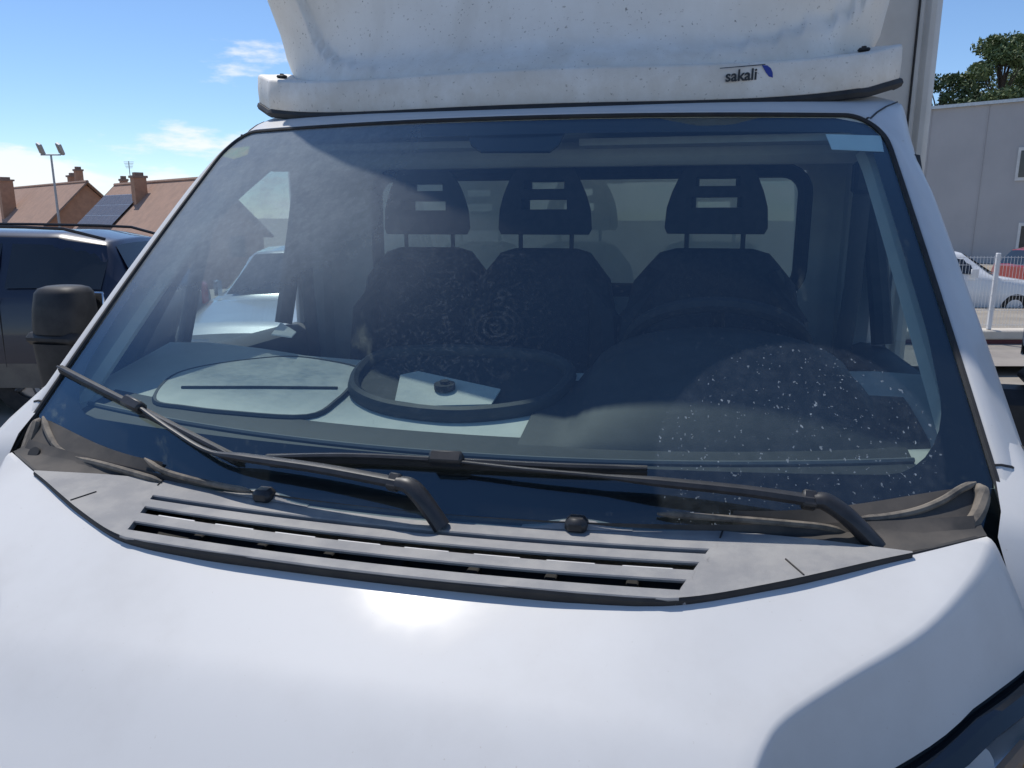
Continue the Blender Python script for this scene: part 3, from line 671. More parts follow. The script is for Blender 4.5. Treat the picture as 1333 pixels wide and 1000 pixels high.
# ---- cab sides: doors, pillars, mirrors
def door_pts(s):
    def DX(z): return s * (.965 - .085 * np.clip((z - 1.42) / .6, 0, 1.1) ** 1.2)
    return DX
for s in (-1, 1):
    DX = door_pts(s)
    rws = [[(DX(z) * (1 if z > 1 else 1.0), y, z) for z in (.55, .9, 1.15, 1.34, 1.425)] for y in (1.30, 1.5, 1.9, 2.2, 2.50)]
    rws[0] = [(x * .99, y, min(z, 1.36 if True else z)) for x, y, z in rws[0]]
    door = MB().grid(rws, flip=s < 0).build('door', 'white_paint', T)
    inn = [[(DX(z) - s * .10, y, z) for z in (.6, 1.2, 1.36, 1.42)] + [(DX(1.43) - s * .06, y, 1.435), (DX(1.43), y, 1.43)] for y in (1.36, 1.6, 1.9, 2.2, 2.48)]
    MB().grid(inn, flip=s > 0).build('inner_panel', 'dash_dark', door)
    # window frame: front slope, top rail, rear post, divider
    fr_ = [(1.60, 1.44), (1.76, 1.63), (1.92, 1.80), (2.03, 1.915), (2.11, 1.955), (2.30, 1.97), (2.40, 1.96), (2.43, 1.90), (2.40, 1.60), (2.37, 1.44)]
    P = cr([(DX(z) - s * .012, y, z) for y, z in fr_], 6)
    MB().tube(P, .030, 8).build('window_frame', 'black_plastic', door)
    DV = [(1.82, 1.425), (1.87, 1.60), (1.93, 1.80), (1.97, 1.93)]
    MB().tube([(DX(z) - s * .014, y, z) for y, z in DV], .024, 8, flat=.7).build('divider', 'black_plastic', door)
    pane = MB(); zz = np.linspace(1.43, 1.955, 10)
    fy = lambda z: ip(z, [1.43, 1.63, 1.80, 1.915, 1.955], [1.60, 1.76, 1.92, 2.03, 2.11]); ry = lambda z: ip(z, [1.44, 1.6, 1.9, 1.96], [2.37, 2.40, 2.43, 2.40])
    pane.grid([[(DX(z) - s * .012, fy(z) + (ry(z) - fy(z)) * q, z) for q in np.linspace(0, 1, 8)] for z in zz], flip=s > 0); pane.build('window_pane', 'side_glass', door)
    MB().bbox((DX(1.2) - .012, 2.26, 1.22), (DX(1.2) + .012 + s * .016, 2.42, 1.26), .008).build('handle', 'black_plastic', door)
    MB().bbox((DX(1.7) - (.09 if s > 0 else .02), 2.43, .95), (DX(1.7) + (.02 if s > 0 else .09), 2.60, 2.02), .03).build('pillar', 'trim_grey', T)
    MB().grid([[(DX(z) + s * .006, 2.49, z), (DX(z) + s * .006, 2.56, z), (DX(z) - s * .02, 2.61, z)] for z in (.9, 1.4, 1.7, 1.98, 2.06)], flip=s > 0).build('corner_panel', 'white_paint', T)
    # A-pillar trim inside
    tr_ = cr([WP(s * (xe(z) - .012), z, -.05) + np.array([s * .02, .02, 0]) for z in (1.36, 1.5, 1.7, 1.9, 1.97)], 5)
    MB().tube(tr_, .040, 8, flat=.6).build('pillar_trim', 'dash_grey', T)
    # mirror
    mc = np.array([s * 1.11, 1.60, 1.50]); mb = MB(); rws = []
    def shell(z0, z1, dy, ks=(.55, .86, 1., 1.03, 1., .86, .55)):
        rws = []
        for t, k in zip((0, .06, .18, .5, .85, .95, 1), ks):
            z = z0 + (z1 - z0) * t; ring = []
            for a in np.arange(20) * 2 * math.pi / 20:
                cx_ = np.sign(math.cos(a)) * abs(math.cos(a)) ** .6; sy_ = np.sign(math.sin(a)) * abs(math.sin(a)) ** .7
                ring.append((mc[0] + .068 * k * cx_, mc[1] + .060 * k * sy_ + dy * t, z))
            rws.append(ring)
        m_ = MB(); m_.grid(rws, wrap=True); n_ = 20; m_.F.append(tuple(range(n_))[::-1]); m_.F.append(tuple(range(6 * n_, 7 * n_))); return m_
    mir = shell(1.515, 1.630, .01, (1., 1.01, 1.02, 1.0, .92, .80, .55)).build('mirror', 'black_plastic', T)
    shell(1.25, 1.492, -.005, (.5, .74, .84, .92, .98, 1., 1.)).build('lower_housing', 'black_plastic', mir)
    MB().bbox((mc[0] - .074, mc[1] - .062, 1.488), (mc[0] + .074, mc[1] + .05, 1.519), .012).build('housing_band', 'black_plastic', mir)
    MB().bbox((mc[0] - .066, mc[1] + .058, 1.29), (mc[0] + .066, mc[1] + .066, 1.47), .003).build('mirror_glass', 'mirror_glass', mir)
    MB().bbox((mc[0] - .062, mc[1] + .066, 1.535), (mc[0] + .062, mc[1] + .073, 1.61), .003).build('mirror_glass', 'mirror_glass', mir)
    MB().bbox((min(s * .955, s * 1.09), 1.55, 1.36), (max(s * .955, s * 1.09), 1.65, 1.485), .025).build('mirror_arm', 'black_plastic', mir)
# ---- cab interior
MB().grid([[(x, y, 1.995 - .03 * (abs(x) / .85) ** 4 - .02 * np.clip((1.95 - y) / .1, 0, 1) * 0) for y in np.linspace(yw(x, 1.985) + .02, 2.52, 8)] for x in np.linspace(-.86, .86, 20)], flip=False).build('headliner', 'headliner', T)
for x in (-.38, .44):      # folded sun visors
    a = [(x - .30, yw(x, 1.97) + .10, 1.978), (x + .30, yw(x, 1.97) + .10, 1.978), (x + .30, yw(x, 1.97) + .25, 1.982), (x - .30, yw(x, 1.97) + .25, 1.982)]
    MB().prism(a, (0, 0, -.016)).build('sun_visor', 'headliner', T)
# header shelf
MB().bbox((-.80, 2.02, 1.925), (.80, 2.10, 1.985), .02).build('overhead_shelf', 'trim_grey', T)
rw = MB(); RWX, RZ0, RZ1, RY = (-.66, .73), 1.565, 1.935, 2.53
rw.box((-.93, RY, .6), (.93, RY + .03, RZ0)).box((-.93, RY, RZ1), (.93, RY + .03, 2.05)).box((-.93, RY, RZ0), (RWX[0], RY + .03, RZ1)).box((RWX[1], RY, RZ0), (.93, RY + .03, RZ1))
rwo = rw.build('rear_wall', 'trim_grey', T, smooth=False)
def rrect(x0, x1, z0, z1, r, y, n=6):
    P = []
    for cx_, cz_, a0 in ((x1 - r, z1 - r, 0), (x0 + r, z1 - r, 90), (x0 + r, z0 + r, 180), (x1 - r, z0 + r, 270)):
        for a in np.linspace(a0, a0 + 90, n): P.append((cx_ + r * math.cos(R(a)), y, cz_ + r * math.sin(R(a))))
    return np.array(P)
MB().tube(rrect(RWX[0], RWX[1], RZ0, RZ1, .07, RY), .022, 8, closed=True, upv=(0, 1, 0)).build('window_seal', 'black_rubber', rwo)
MB().add(rrect(RWX[0], RWX[1], RZ0, RZ1, .07, RY + .012), [tuple(range(24))]).build('window_pane', 'rear_glass', rwo, smooth=False)
MB().box((-.93, 1.2, .80), (.93, 2.56, .84)).build('cab_floor', 'floor_dark', T)
# dashboard
def zd(x, y): return 1.372 + .20 * (y - 1.18) + .02 * np.exp(-((x - .46) / .25) ** 2) * 0
DF = lambda x, y, z: z - zd(x, y)
def dpx(u, v, off=0.): p = hit(u, v, DF); return p + np.array([0, -.2 * off, off])
dr = []
for x in np.linspace(-.90, .90, 37):
    yf = yw(x, 1.362) + .02; ye = 1.74 - .06 * (1 - np.clip((abs(x) - .5) / .3, 0, 1)) - .02 * math.cos(x * 5)
    dr.append([(x, yf, zd(x, yf) - .02), (x, yf + .01, zd(x, yf + .01)), (x, yf + .12, zd(x, yf + .12)), (x, (yf + ye) / 2, zd(x, (yf + ye) / 2)), (x, ye - .03, zd(x, ye - .03)), (x, ye, zd(x, ye) - .012), (x, ye + .012, zd(x, ye) - .06), (x, ye - .02, 1.15), (x, ye - .08, .90)])
dash = MB().grid(dr, flip=True).build('dashboard', 'dash_grey', T)
# defroster channel: dark strip with bars along the foot of the glass
MB().grid([[(x, yw(x, 1.38) + a, zd(x, yw(x, 1.38) + a) + .003) for a in (.012, .07, .180)] for x in np.linspace(-.82, .79, 50)]).build('vent_strip', 'dash_dark', dash)  # right end run on as a dark cover over a sunlit dash corner
for k, a in enumerate((.034, .100)):
    MB().tube([(x, yw(x, 1.38) + a, zd(x, yw(x, 1.38) + a) + .006) for x in np.linspace(-.82, .79, 50)], .0050, 6).build('vent_bar', 'trim_dark', dash)
# glovebox lid with a groove
lid = cr([dpx(u, v) for u, v in ((204, 526), (212, 505), (240, 487), (300, 475), (375, 468), (430, 474), (468, 484), (462, 500), (440, 524), (400, 545), (300, 540), (240, 533))], 5, True)
lm = MB(); lm.prism([p + np.array([0, 0, -.004]) for p in lid], (0, -.003, .012)); lm.build('glovebox_lid', 'dash_grey', dash)
MB().tube([p + np.array([0, -.002, .004]) for p in lid], .006, 6, closed=True).build('lid_gap', 'dash_dark', dash)
MB().tube([dpx(238, 510, .010), dpx(340, 510, .010), dpx(440, 511, .010)], .004, 5).build('lid_groove', 'dash_dark', dash)
# centre tray with raised rim
rim = cr([dpx(u, v, .012) for u, v in ((462, 512), (470, 490), (498, 470), (560, 464), (640, 466), (712, 474), (742, 492), (728, 518), (690, 538), (600, 548), (520, 541), (478, 528))], 6, True)
MB().tube(rim, .0135, 8, closed=True, flat=1.3).build('tray_rim', 'dash_dark', dash)
ctr = rim.mean(0)
MB().add([p + np.array([0, 0, -.006]) for p in rim], [tuple(range(len(rim)))]).build('tray_floor', 'dash_dark', dash, smooth=False)
fl = [dpx(u, v, .012) for u, v in ((515, 531), (522, 497), (545, 492), (652, 516), (640, 536), (560, 538))]
MB().prism(fl, (0, 0, .004)).build('tray_sun_patch', 'dash_grey', dash)  # pale piece laid in as the sun patch on the tray floor
kn = dpx(580, 517, .018); MB().disc(kn, (0, -.1, 1), .022, .012, 16).disc(kn + np.array((0, 0, .012)), (0, -.1, 1), .010, .006, 10).build('knob', 'black_plastic', dash)
# instrument binnacle and steering wheel (driver sits on the right of the picture)
bn = []
for x in np.linspace(.13, .83, 35):
    h = .11 * math.sqrt(max(0, 1 - ((x - .48) / .27) ** 2)) + .006; yf_ = yw(x, 1.38) + .14; bn.append([(x, yf_, zd(x, yf_) - .004), (x, yf_ + .02, zd(x, yf_ + .02) + .006 + h * .1), (x, 1.44, zd(x, 1.44) + .004 + h * .5), (x, 1.54, zd(x, 1.54) + h * .9), (x, 1.66, zd(x, 1.6) + h), (x, 1.68, zd(x, 1.6) + h - .012), (x, 1.66, 1.40)])
MB().grid(bn, flip=True).build('binnacle', 'dash_dark', dash)  # dark skirt spread wide to paint the shaded driver's side of the dash
SC = np.array([.475, 1.80, 1.50]); ax = np.array([0, .42, .91]); ax /= np.linalg.norm(ax); e1 = np.array([1., 0, 0]); e2 = np.cross(ax, e1)
ax = np.array([0, .62, .78]); e2 = np.cross(ax, e1)
ring = [SC + .195 * (math.cos(a) * e1 + math.sin(a) * e2) for a in np.arange(48) * 2 * math.pi / 48]
stw = MB().tube(ring, .0165, 8, closed=True, upv=ax).build('steering_wheel', 'seat_dark', T)
MB().disc(SC - ax * .03, ax, .07, .035, 20).build('hub', 'black_plastic', stw)
for a in (0, 180, 270): MB().tube([SC - ax * .01, SC + .19 * (math.cos(R(a)) * e1 + math.sin(R(a)) * e2)], [.022, .012], 6).build('spoke', 'black_plastic', stw)
MB().tube([SC - ax * .02, SC - ax * .02 + np.array([0, -.18, -.13])], .05, 10).build('column', 'black_plastic', stw)
# seats
def slab(w, d, prof, cx_, y0, n=19, sag=.0):
    """rounded seat back: prof = [(z, half width, y offset)]"""
    rws = []
    for z, hw, yo, th in prof:
        ring = []
        for a in np.arange(28) * 2 * math.pi / 28:
            ca, sa = math.cos(a), math.sin(a); ring.append((cx_ + hw * np.sign(ca) * abs(ca) ** .45, y0 + yo + th * np.sign(sa) * abs(sa) ** .55 + (.02 * (abs(ca) ** 2) * -1 if sa < 0 else 0), z))
        rws.append(ring)
    m_ = MB(); m_.grid(rws, wrap=True); k = len(rws); m_.F.append(tuple(range(28))[::-1]); m_.F.append(tuple(range((k - 1) * 28, k * 28))); return m_
def seat(cx_, y0, ztop_, hw, label):
    prof = [(1.02, hw * .95, -.02, .075), (1.15, hw, -.015, .085), (1.35, hw, .0, .08), (1.52, hw * .97, .012, .07), (1.62, hw * .88, .02, .062), (ztop_ - .045, hw * .72, .026, .055), (ztop_ - .012, hw * .60, .03, .042), (ztop_, hw * .42, .03, .02)]
    b_ = slab(0, 0, prof, cx_, y0).build('seat', 'seat_fabric', T, label=label)
    # bolsters
    for s in (-1, 1):
        MB().tube([(cx_ + s * hw * .86, y0 - .07, 1.05), (cx_ + s * hw * .90, y0 - .075, 1.3), (cx_ + s * hw * .84, y0 - .055, 1.52), (cx_ + s * hw * .62, y0 - .03, ztop_ - .06)], [.05, .05, .045, .025], 8).build('bolster', 'seat_dark', b_)
    MB().bbox((cx_ - hw, y0 - .50, .98), (cx_ + hw, y0 - .02, 1.12), .05).build('cushion', 'seat_fabric', b_)
    MB().bbox((cx_ - hw * .8, y0 - .45, .835), (cx_ + hw * .8, y0 - .05, .985), .02).build('seat_base', 'black_plastic', b_)
    # headrest with two slots: bars between two side cheeks
    zb, zt, hh = ztop_ + .040, ztop_ + .240, .136
    def prof2(z):
        return hh * ip((z - zb) / (zt - zb), [0, .08, .35, .55, .72, .85, .94, 1], [.94, 1., .97, .88, .77, .65, .53, .40])
    y1 = y0 + .015; dz_ = zt - zb
    slots = [(zb + .070, zb + .098, .066), (zb + .126, zb + .150, .058)]
    zl = sorted(set(np.round(np.concatenate([np.linspace(zb, zt, 26), [v for q in slots for v in q[:2]]]), 4))); cl_ = np.concatenate([-np.array([1, .95, .86, .74, .62]), np.linspace(-.5, .5, 9), np.array([.62, .74, .86, .95, 1])])
    V, F = [], []
    for z in zl:
        w_ = prof2(z); k_in = .066 if z < zb + .112 else .058
        for c_ in cl_:
            x_ = c_ / .5 * k_in if abs(c_) <= .5 else np.sign(c_) * (k_in + (w_ - k_in) * (abs(c_) - .5) / .5); V.append((cx_ + x_, y1 - .038 + .020 * (x_ / hh) ** 2 + .012 * ((z - zb) / dz_ - .4) ** 2, z))
    nc = len(cl_)
    for i_ in range(len(zl) - 1):
        zm = (zl[i_] + zl[i_ + 1]) / 2
        for j_ in range(nc - 1):
            cm_ = (cl_[j_] + cl_[j_ + 1]) / 2
            if any(q[0] < zm < q[1] for q in slots) and abs(cm_) < .5: continue
            F.append((i_ * nc + j_, i_ * nc + j_ + 1, (i_ + 1) * nc + j_ + 1, (i_ + 1) * nc + j_))
    h = obj('headrest', V, F, 'seat_dark', b_, 50); so_ = h.modifiers.new('pad', 'SOLIDIFY'); so_.thickness = .072; so_.offset = -1
    bv_ = h.modifiers.new('edge', 'BEVEL'); bv_.width = .009; bv_.segments = 2; bv_.limit_method = 'ANGLE'; bv_.angle_limit = R(50)
    for s in (-1, 1): MB().tube([(cx_ + s * .075, y1 + .005, ztop_ - .03), (cx_ + s * .075, y1 + .005, zb + .02)], .0065, 8).build('headrest_post', 'black_plastic', b_)
    return b_
seat(.467, 2.20, 1.712, .245, 'driver seat behind the steering wheel'); seat(-.005, 2.20, 1.708, .215, 'middle passenger seat'); seat(-.375, 2.24, 1.706, .215, 'outer passenger seat by the door')
# seat belts on the B-pillars
for s in (-1, 1):
    MB().tube([(s * .865, 2.40, 1.90), (s * .86, 2.38, 1.6), (s * .83, 2.36, 1.2)], .024, 6, flat=.2, upv=(0, 1, 0)).build('seat_belt', 'belt', T)
    MB().bbox((s * .865 - .03, 2.36, 1.86), (s * .865 + .03, 2.42, 1.95), .01).build('belt_anchor', 'black_plastic', T)
# pale piece standing in for sunlit dash trim near the far door
pp = [dpx(u, v, .05) for u, v in ((358, 462), (370, 446), (390, 459), (384, 466))]
po = MB().prism(pp, (0, .0, .003)).build('sunlit_trim', 'sunlit_trim', None, smooth=False); tag(po, 'pale piece standing in for a sunlit bit of truck dashboard trim by the passenger door', 'sunlit_trim')

# ================================================================== OTHER VEHICLES
def car(name, label, loc, heading, st, paint, hw, group=None, wheels=((.85), (3.45)), wr=.33, rails=False, sill=None, antenna=False):
    """st: stations (y along length, bottom, belt, roof, half width, roof half width); local nose at y = 0, rear at +y"""
    root = thing(name, label, 'car', (0, 0, 0), group)
    ys = [s_[0] for s_ in st]; A = np.array(st, float)
    def at(y): return np.array([np.interp(y, A[:, 0], A[:, k]) for k in range(1, 6)])
    def sec(y):
        zb, zs_, zr, w_, wr_ = at(y)
        if zr - zs_ < .05: return [(w_ * .90, zb), (w_ * .985, zb + .12), (w_, zb + .30), (w_ * .985, zs_ - .12), (w_ * .94, zs_ - .02), (w_ * .86, zs_ + .005), (w_ * .78, zs_ + .012), (w_ * .6, zs_ + .02), (w_ * .35, zs_ + .028), (0, zs_ + .03)]
        return [(w_ * .90, zb), (w_ * .985, zb + .12), (w_, zb + .30), (w_ * .99, zs_ - .10), (w_ * .95, zs_), (lerp(w_ * .93, wr_, .5), (zs_ + zr - .08) / 2), (wr_, zr - .07), (wr_ * .88, zr - .02), (wr_ * .5, zr), (0, zr + .012)]
    yy = sorted(set(list(np.round(np.linspace(ys[0], ys[-1], 40), 3)) + list(ys))); rows = []
    for y in yy:
        s_ = sec(y); rows.append([(x, y, z) for x, z in s_] + [(-x, y, z) for x, z in s_[::-1][1:]])
    mb = MB(); mb.grid(rows, flip=True); k = len(rows[0]); mb.F.append(tuple(range(k))); mb.F.append(tuple(range((len(rows) - 1) * k, len(rows) * k))[::-1])
    body = mb.build('body', paint, root, smooth=50)
    belt_hi = [y for y in yy if at(y)[2] - at(y)[1] > .28]
    y0, y1 = belt_hi[0], belt_hi[-1]
    def sidept(y, q, s):
        zb, zs_, zr, w_, wr_ = at(y); a = np.array([w_ * .95, zs_ + .03]); c_ = np.array([wr_, zr - .09]); p = lerp(a, c_, q); return (s * (p[0] + .006), y, p[1])
    n_ = 2 if y1 - y0 < 2.2 else 3; cuts = np.linspace(y0, y1, n_ + 1)
    for s in (-1, 1):
        for a, c_ in zip(cuts[:-1], cuts[1:]):
            MB().grid([[sidept(y, q, s) for q in (.04, .5, .98)] for y in np.linspace(a + .045, c_ - .045, 8)], flip=s < 0).build('side_window', 'car_glass', root)
            MB().bbox((s * at((a + c_) / 2)[3] - .012, c_ - .22, at(a)[1] - .14), (s * at((a + c_) / 2)[3] + .018, c_ - .06, at(a)[1] - .105), .006).build('door_handle', paint, root)
            MB().tube([(s * (at(c_)[3] * .995 + .002), c_, z) for z in (at(c_)[0] + .25, at(c_)[1] - .02)], .004, 4).build('door_gap', 'black_rubber', root)
        if sill: MB().grid([[(s * (at(y)[3] * .99 + .008), y, at(y)[0] + z) for z in (.06, .16, .30)] for y in np.linspace(ys[0] + .5, ys[-1] - .4, 12)], flip=s < 0).build('sill', sill, root)
        if rails: MB().tube([(s * at(y)[4] * .93, y, at(y)[2] + .035 - (.03 if q in (0, 7) else 0)) for q, y in enumerate(np.linspace(y0 + .25, y1 - .1, 8))], .016, 6).build('roof_rail', 'arm_black', root)
        MB().bbox((s * at(y0)[3] - .02, y0 + .02, at(y0)[1] + .0), (s * (at(y0)[3] + .10) + (.10 if s > 0 else -.10) * 0 + .04, y0 + .12, at(y0)[1] + .13), .03).build('door_mirror', paint, root)
        hz = at(ys[0] + .1)[1] - .08; MB().bbox((s * at(ys[0])[3] * .75 - .14, ys[0] - .012, hz - .10), (s * at(ys[0])[3] * .75 + .14, ys[0] + .25, hz + .04), .04).build('headlamp', 'lamp_lens', root)
        MB().bbox((s * at(ys[-1])[3] * .8 - .10, ys[-1] - .2, at(ys[-1])[1] - .2), (s * at(ys[-1])[3] * .8 + .10, ys[-1] + .012, at(ys[-1])[1] + .05), .03).build('tail_lamp', 'tail_red', root)
        for yw_ in wheels: wheel(root, s * (hw - .10), yw_, wr, .2, s)
    # windscreen and rear window on the slopes
    def slope(ya, yb, name_):
        zb, zs_, zr, w_, wr_ = at(ya); zb2, zs2, zr2, w2, wr2 = at(yb)
        g_ = []
        for q in np.linspace(.10, .92, 6):
            y = ya + (yb - ya) * q; _, _, z, _, _ = at(y); g_.append([(x * lerp(w_ * .76, wr2 * .84, q), y, z + .018 - .02 * x * x) for x in np.linspace(-1, 1, 7)])
        MB().grid(g_, flip=(yb > ya)).build(name_, 'car_glass', root)
    up0 = [y for y in ys if at(y)[2] - at(y)[1] < .05 and y < 2.5][-1]; up1 = [y for y in ys if at(y)[2] - at(y)[1] > .3][0]; slope(up0, up1, 'windscreen')
    dn = [y for y in ys if at(y)[2] - at(y)[1] > .3][-1]
    if ys[-1] - dn > .05: slope(ys[-1], dn, 'rear_window')
    if antenna: MB().tube([(0, y1 - .25, at(y1 - .25)[2]), (.0, y1 - .1, at(y1)[2] + .26)], [.012, .003], 6).build('antenna', 'black_rubber', root)
    MB().bbox((-.26, ys[0] - .02, at(ys[0])[0] + .14), (.26, ys[0] + .02, at(ys[0])[0] + .25), .005).build('number_plate', 'sign_white', root)
    root.location = loc; root.rotation_euler = (0, 0, heading)
    return root
SUVS = [(0, .32, .92, .93, .80, .6), (.25, .25, 1.0, 1.01, .90, .66), (1.25, .22, 1.08, 1.09, .93, .72), (1.35, .22, 1.085, 1.10, .93, .72), (2.05, .22, 1.10, 1.64, .94, .66), (2.7, .22, 1.11, 1.685, .94, .68), (4.0, .22, 1.13, 1.66, .93, .67), (4.45, .25, 1.12, 1.58, .91, .63), (4.75, .32, 1.05, 1.06, .86, .6)]
HATCH = [(0, .28, .72, .73, .72, .5), (.2, .2, .80, .81, .84, .6), (.95, .18, .92, .93, .87, .64), (1.05, .18, .93, .95, .87, .64), (1.75, .18, .96, 1.42, .88, .58), (2.3, .18, .97, 1.46, .88, .60), (3.3, .18, .99, 1.43, .87, .58), (3.75, .22, .98, 1.33, .84, .55), (4.05, .28, .90, .91, .78, .5)]
# dark blue 4x4 parked left of the truck, side on
pr = atd(178, 330, 5.9)
car('parked_car', 'dark navy blue estate car with roof rails, parked beyond the door mirror', (pr[0] - 5.5, pr[1] + .5, 0), R(-90 + 13), SUVS, 'navy_paint', .92, 'cars parked around the truck', (.85, 3.75), .36, True, 'beige_sill')
# silver car seen through the passenger door window
pc = atd(325, 330, 6.9)
car('parked_car', 'pale silver car with roof aerial, standing between the navy car and the truck', (pc[0], pc[1], 0), R(14), HATCH, 'silver_paint', .87, 'cars parked around the truck', (.75, 3.3), .31, False, None, True)

# ================================================================== BACKGROUND LEFT
FH = np.array([-math.sin(YAW), math.cos(YAW), 0.])       # horizontal view direction
RD = -.717 * rt + .697 * FH; PD = .697 * rt + .717 * FH   # ridges run away to the left; PD points right and away
def gable_house(label, apex, length, hw, eave, base):
    A = np.array(apex, float); ridge = A[2]; root = thing('house', label, 'house', (A[0], A[1], base), 'houses beyond the car park')
    P = lambda s_, w_, z: np.array([A[0], A[1], 0]) + RD * s_ + PD * w_ + np.array([0, 0, z])
    body = MB(); body.add([P(0, -hw, base), P(0, hw, base), P(0, hw, eave), P(0, 0, ridge - .05), P(0, -hw, eave), P(length, -hw, base), P(length, hw, base), P(length, hw, eave), P(length, 0, ridge - .05), P(length, -hw, eave)],
             [(0, 1, 2, 3, 4), (9, 8, 7, 6, 5), (0, 4, 9, 5), (1, 6, 7, 2), (4, 3, 8, 9), (3, 2, 7, 8)]).build('wall', 'brick', root, False)
    rf = MB(); sl_ = (ridge - eave) / hw; o = .45
    for sg in (-1, 1):
        q = [P(-.35, 0, ridge + .06), P(length + .35, 0, ridge + .06), P(length + .35, sg * (hw + o), eave - o * sl_ + .06), P(-.35, sg * (hw + o), eave - o * sl_ + .06)]
        rf.prism(q if sg < 0 else q[::-1], (0, 0, .14))
    roof = rf.build('roof', 'roof_tile', root, False)
    MB().tube([P(-.36, 0, ridge + .20), P(length + .36, 0, ridge + .20)], .12, 6).build('ridge_tiles', 'roof_tile', roof)
    for s_ in (-.37, length + .37):
        MB().tube([P(s_, -(hw + o), eave - o * sl_ + .1), P(s_, 0, ridge + .16), P(s_, hw + o, eave - o * sl_ + .1)], .08, 5).build('verge', 'mortar_cap', roof)
    MB().tube([P(-.35, -(hw + o + .06), eave - o * sl_ + .06), P(length + .35, -(hw + o + .06), eave - o * sl_ + .06)], .09, 6).build('gutter', 'steel_post', roof)
    for w_ in (-1.5, 1.2):
        wn = MB().prism([P(-.04, w_ - .45, eave - 1.5), P(-.04, w_ + .45, eave - 1.5), P(-.04, w_ + .45, eave - .3), P(-.04, w_ - .45, eave - .3)], -RD * .05).build('window', 'window_dark', root, False)
    return root, roof, P, sl_
def chimney(roof, P, s_, w_, z0, z1, wd):
    def bx(h0, h1, k): 
        c = [P(s_ - wd * .8 * k, w_ - wd * k, h0), P(s_ + wd * .8 * k, w_ - wd * k, h0), P(s_ + wd * .8 * k, w_ + wd * k, h0), P(s_ - wd * .8 * k, w_ + wd * k, h0)]; return MB().prism(c, (0, 0, h1 - h0))
    ch = bx(z0, z1, 1).build('chimney', 'brick', roof, False); bx(z1, z1 + .14, 1.22).build('chimney_cap', 'mortar_cap', roof, False); bx(z1 + .14, z1 + .34, .7).build('chimney_pot', 'mortar_cap', roof, False)
a1 = atd(112, 240, 60.); GZ = ground_z(np.array(a1[0]), np.array(a1[1])).item() - .2
h1, r1, P1, sl1 = gable_house('brown tiled gabled house with three chimneys and a plain brick gable', a1, 20., 3.6, a1[2] - 3.55, GZ)
zr1 = a1[2]
chimney(r1, P1, 13.0, -2.4, zr1 - 2.7, zr1 + .55, .52); chimney(r1, P1, 5.6, .9, zr1 - 1.2, zr1 + .75, .42); chimney(r1, P1, 3.4, .6, zr1 - 1.0, zr1 + 1.15, .28)
a2 = atd(277, 236, 44.)
h2, r2, P2, sl2 = gable_house('brown tiled gabled house with a solar array, its roof meeting the truck windscreen', a2, 14.9, 2.9, a2[2] - 2.84, GZ)
zr2 = a2[2]
chimney(r2, P2, 14.4, .3, zr2 - .9, zr2 + .45, .22); chimney(r2, P2, 8.0, -1.1, zr2 - 1.6, zr2 + .40, .38)
fr2 = MB()
for i in range(6):
    for j in range(3):
        s0, s1 = 8.2 + i * 1.08, 8.2 + i * 1.08 + 1.03; w0, w1 = -1.0 - j * .68, -1.0 - j * .68 - .645
        zz = lambda w_: zr2 + .06 - sl2 * abs(w_) + .30
        q = [P2(s0, w0, zz(w0)), P2(s1, w0, zz(w0)), P2(s1, w1, zz(w1)), P2(s0, w1, zz(w1))]
        MB().prism(q, (0, 0, .05)).build('solar_panel', 'solar_blue', r2, False)
    fr2.tube([P2(8.2 + i * 1.08 - .025, -.98, zz(-.98) + .03), P2(8.2 + i * 1.08 - .025, -3.04, zz(-3.04) + .03)], .025, 4)
for j in range(4): fr2.tube([P2(8.15, -.985 - j * .68, zz(-.985 - j * .68) + .03), P2(14.66, -.985 - j * .68, zz(-.985 - j * .68) + .03)], .022, 4)
fr2.build('panel_rail', 'alu', r2)
an = P2(14.2, .7, zr2 - .3); m_ = MB(); m_.tube([an, an + (0, 0, 2.1)], .03, 6)
for k in range(5): m_.tube([an + rt * (-.35 + .03 * k) + (0, 0, 2.05 - .10 * k), an + rt * (.35 - .03 * k) + (0, 0, 2.05 - .10 * k)], .015, 5)
m_.build('aerial', 'steel_post', r2)
# floodlight mast
fp = atd(76, 281, 58.); fz = ground_z(np.array(fp[0]), np.array(fp[1])).item()
fm = thing('floodlight_mast', 'thin steel mast with two square floodlights above the house roofs', 'floodlight', (fp[0], fp[1], fz))
top = atd(76, 203, 58.)[2]; rx = rt * 1.0
MB().tube([(fp[0], fp[1], fz), (fp[0], fp[1], top)], [.11, .07], 10).build('mast', 'steel_post', fm)
MB().tube([np.array((fp[0], fp[1], top)) - rx * .75, np.array((fp[0], fp[1], top)) + rx * .75], .05, 8).build('crossbar', 'steel_post', fm)
for s in (-1, 1):
    c = np.array((fp[0], fp[1], top + .42)) + rx * .72 * s; fwd = Vector((-.35 * 1 - .1, -.7, -.35)).normalized(); ex = Vector(rt); ez = ex.cross(fwd).normalized(); ex = fwd.cross(ez)
    M = Matrix((ex, fwd, ez)).transposed().to_4x4(); M.translation = Vector(c)
    lamp = MB().bbox((-.30, -.14, -.42), (.30, .10, .42), .05, M).build('floodlight', 'steel_post', fm)
    MB().box((-.25, .10, -.36), (.25, .115, .36), M).build('lamp_face', 'window_dark', lamp, smooth=False)

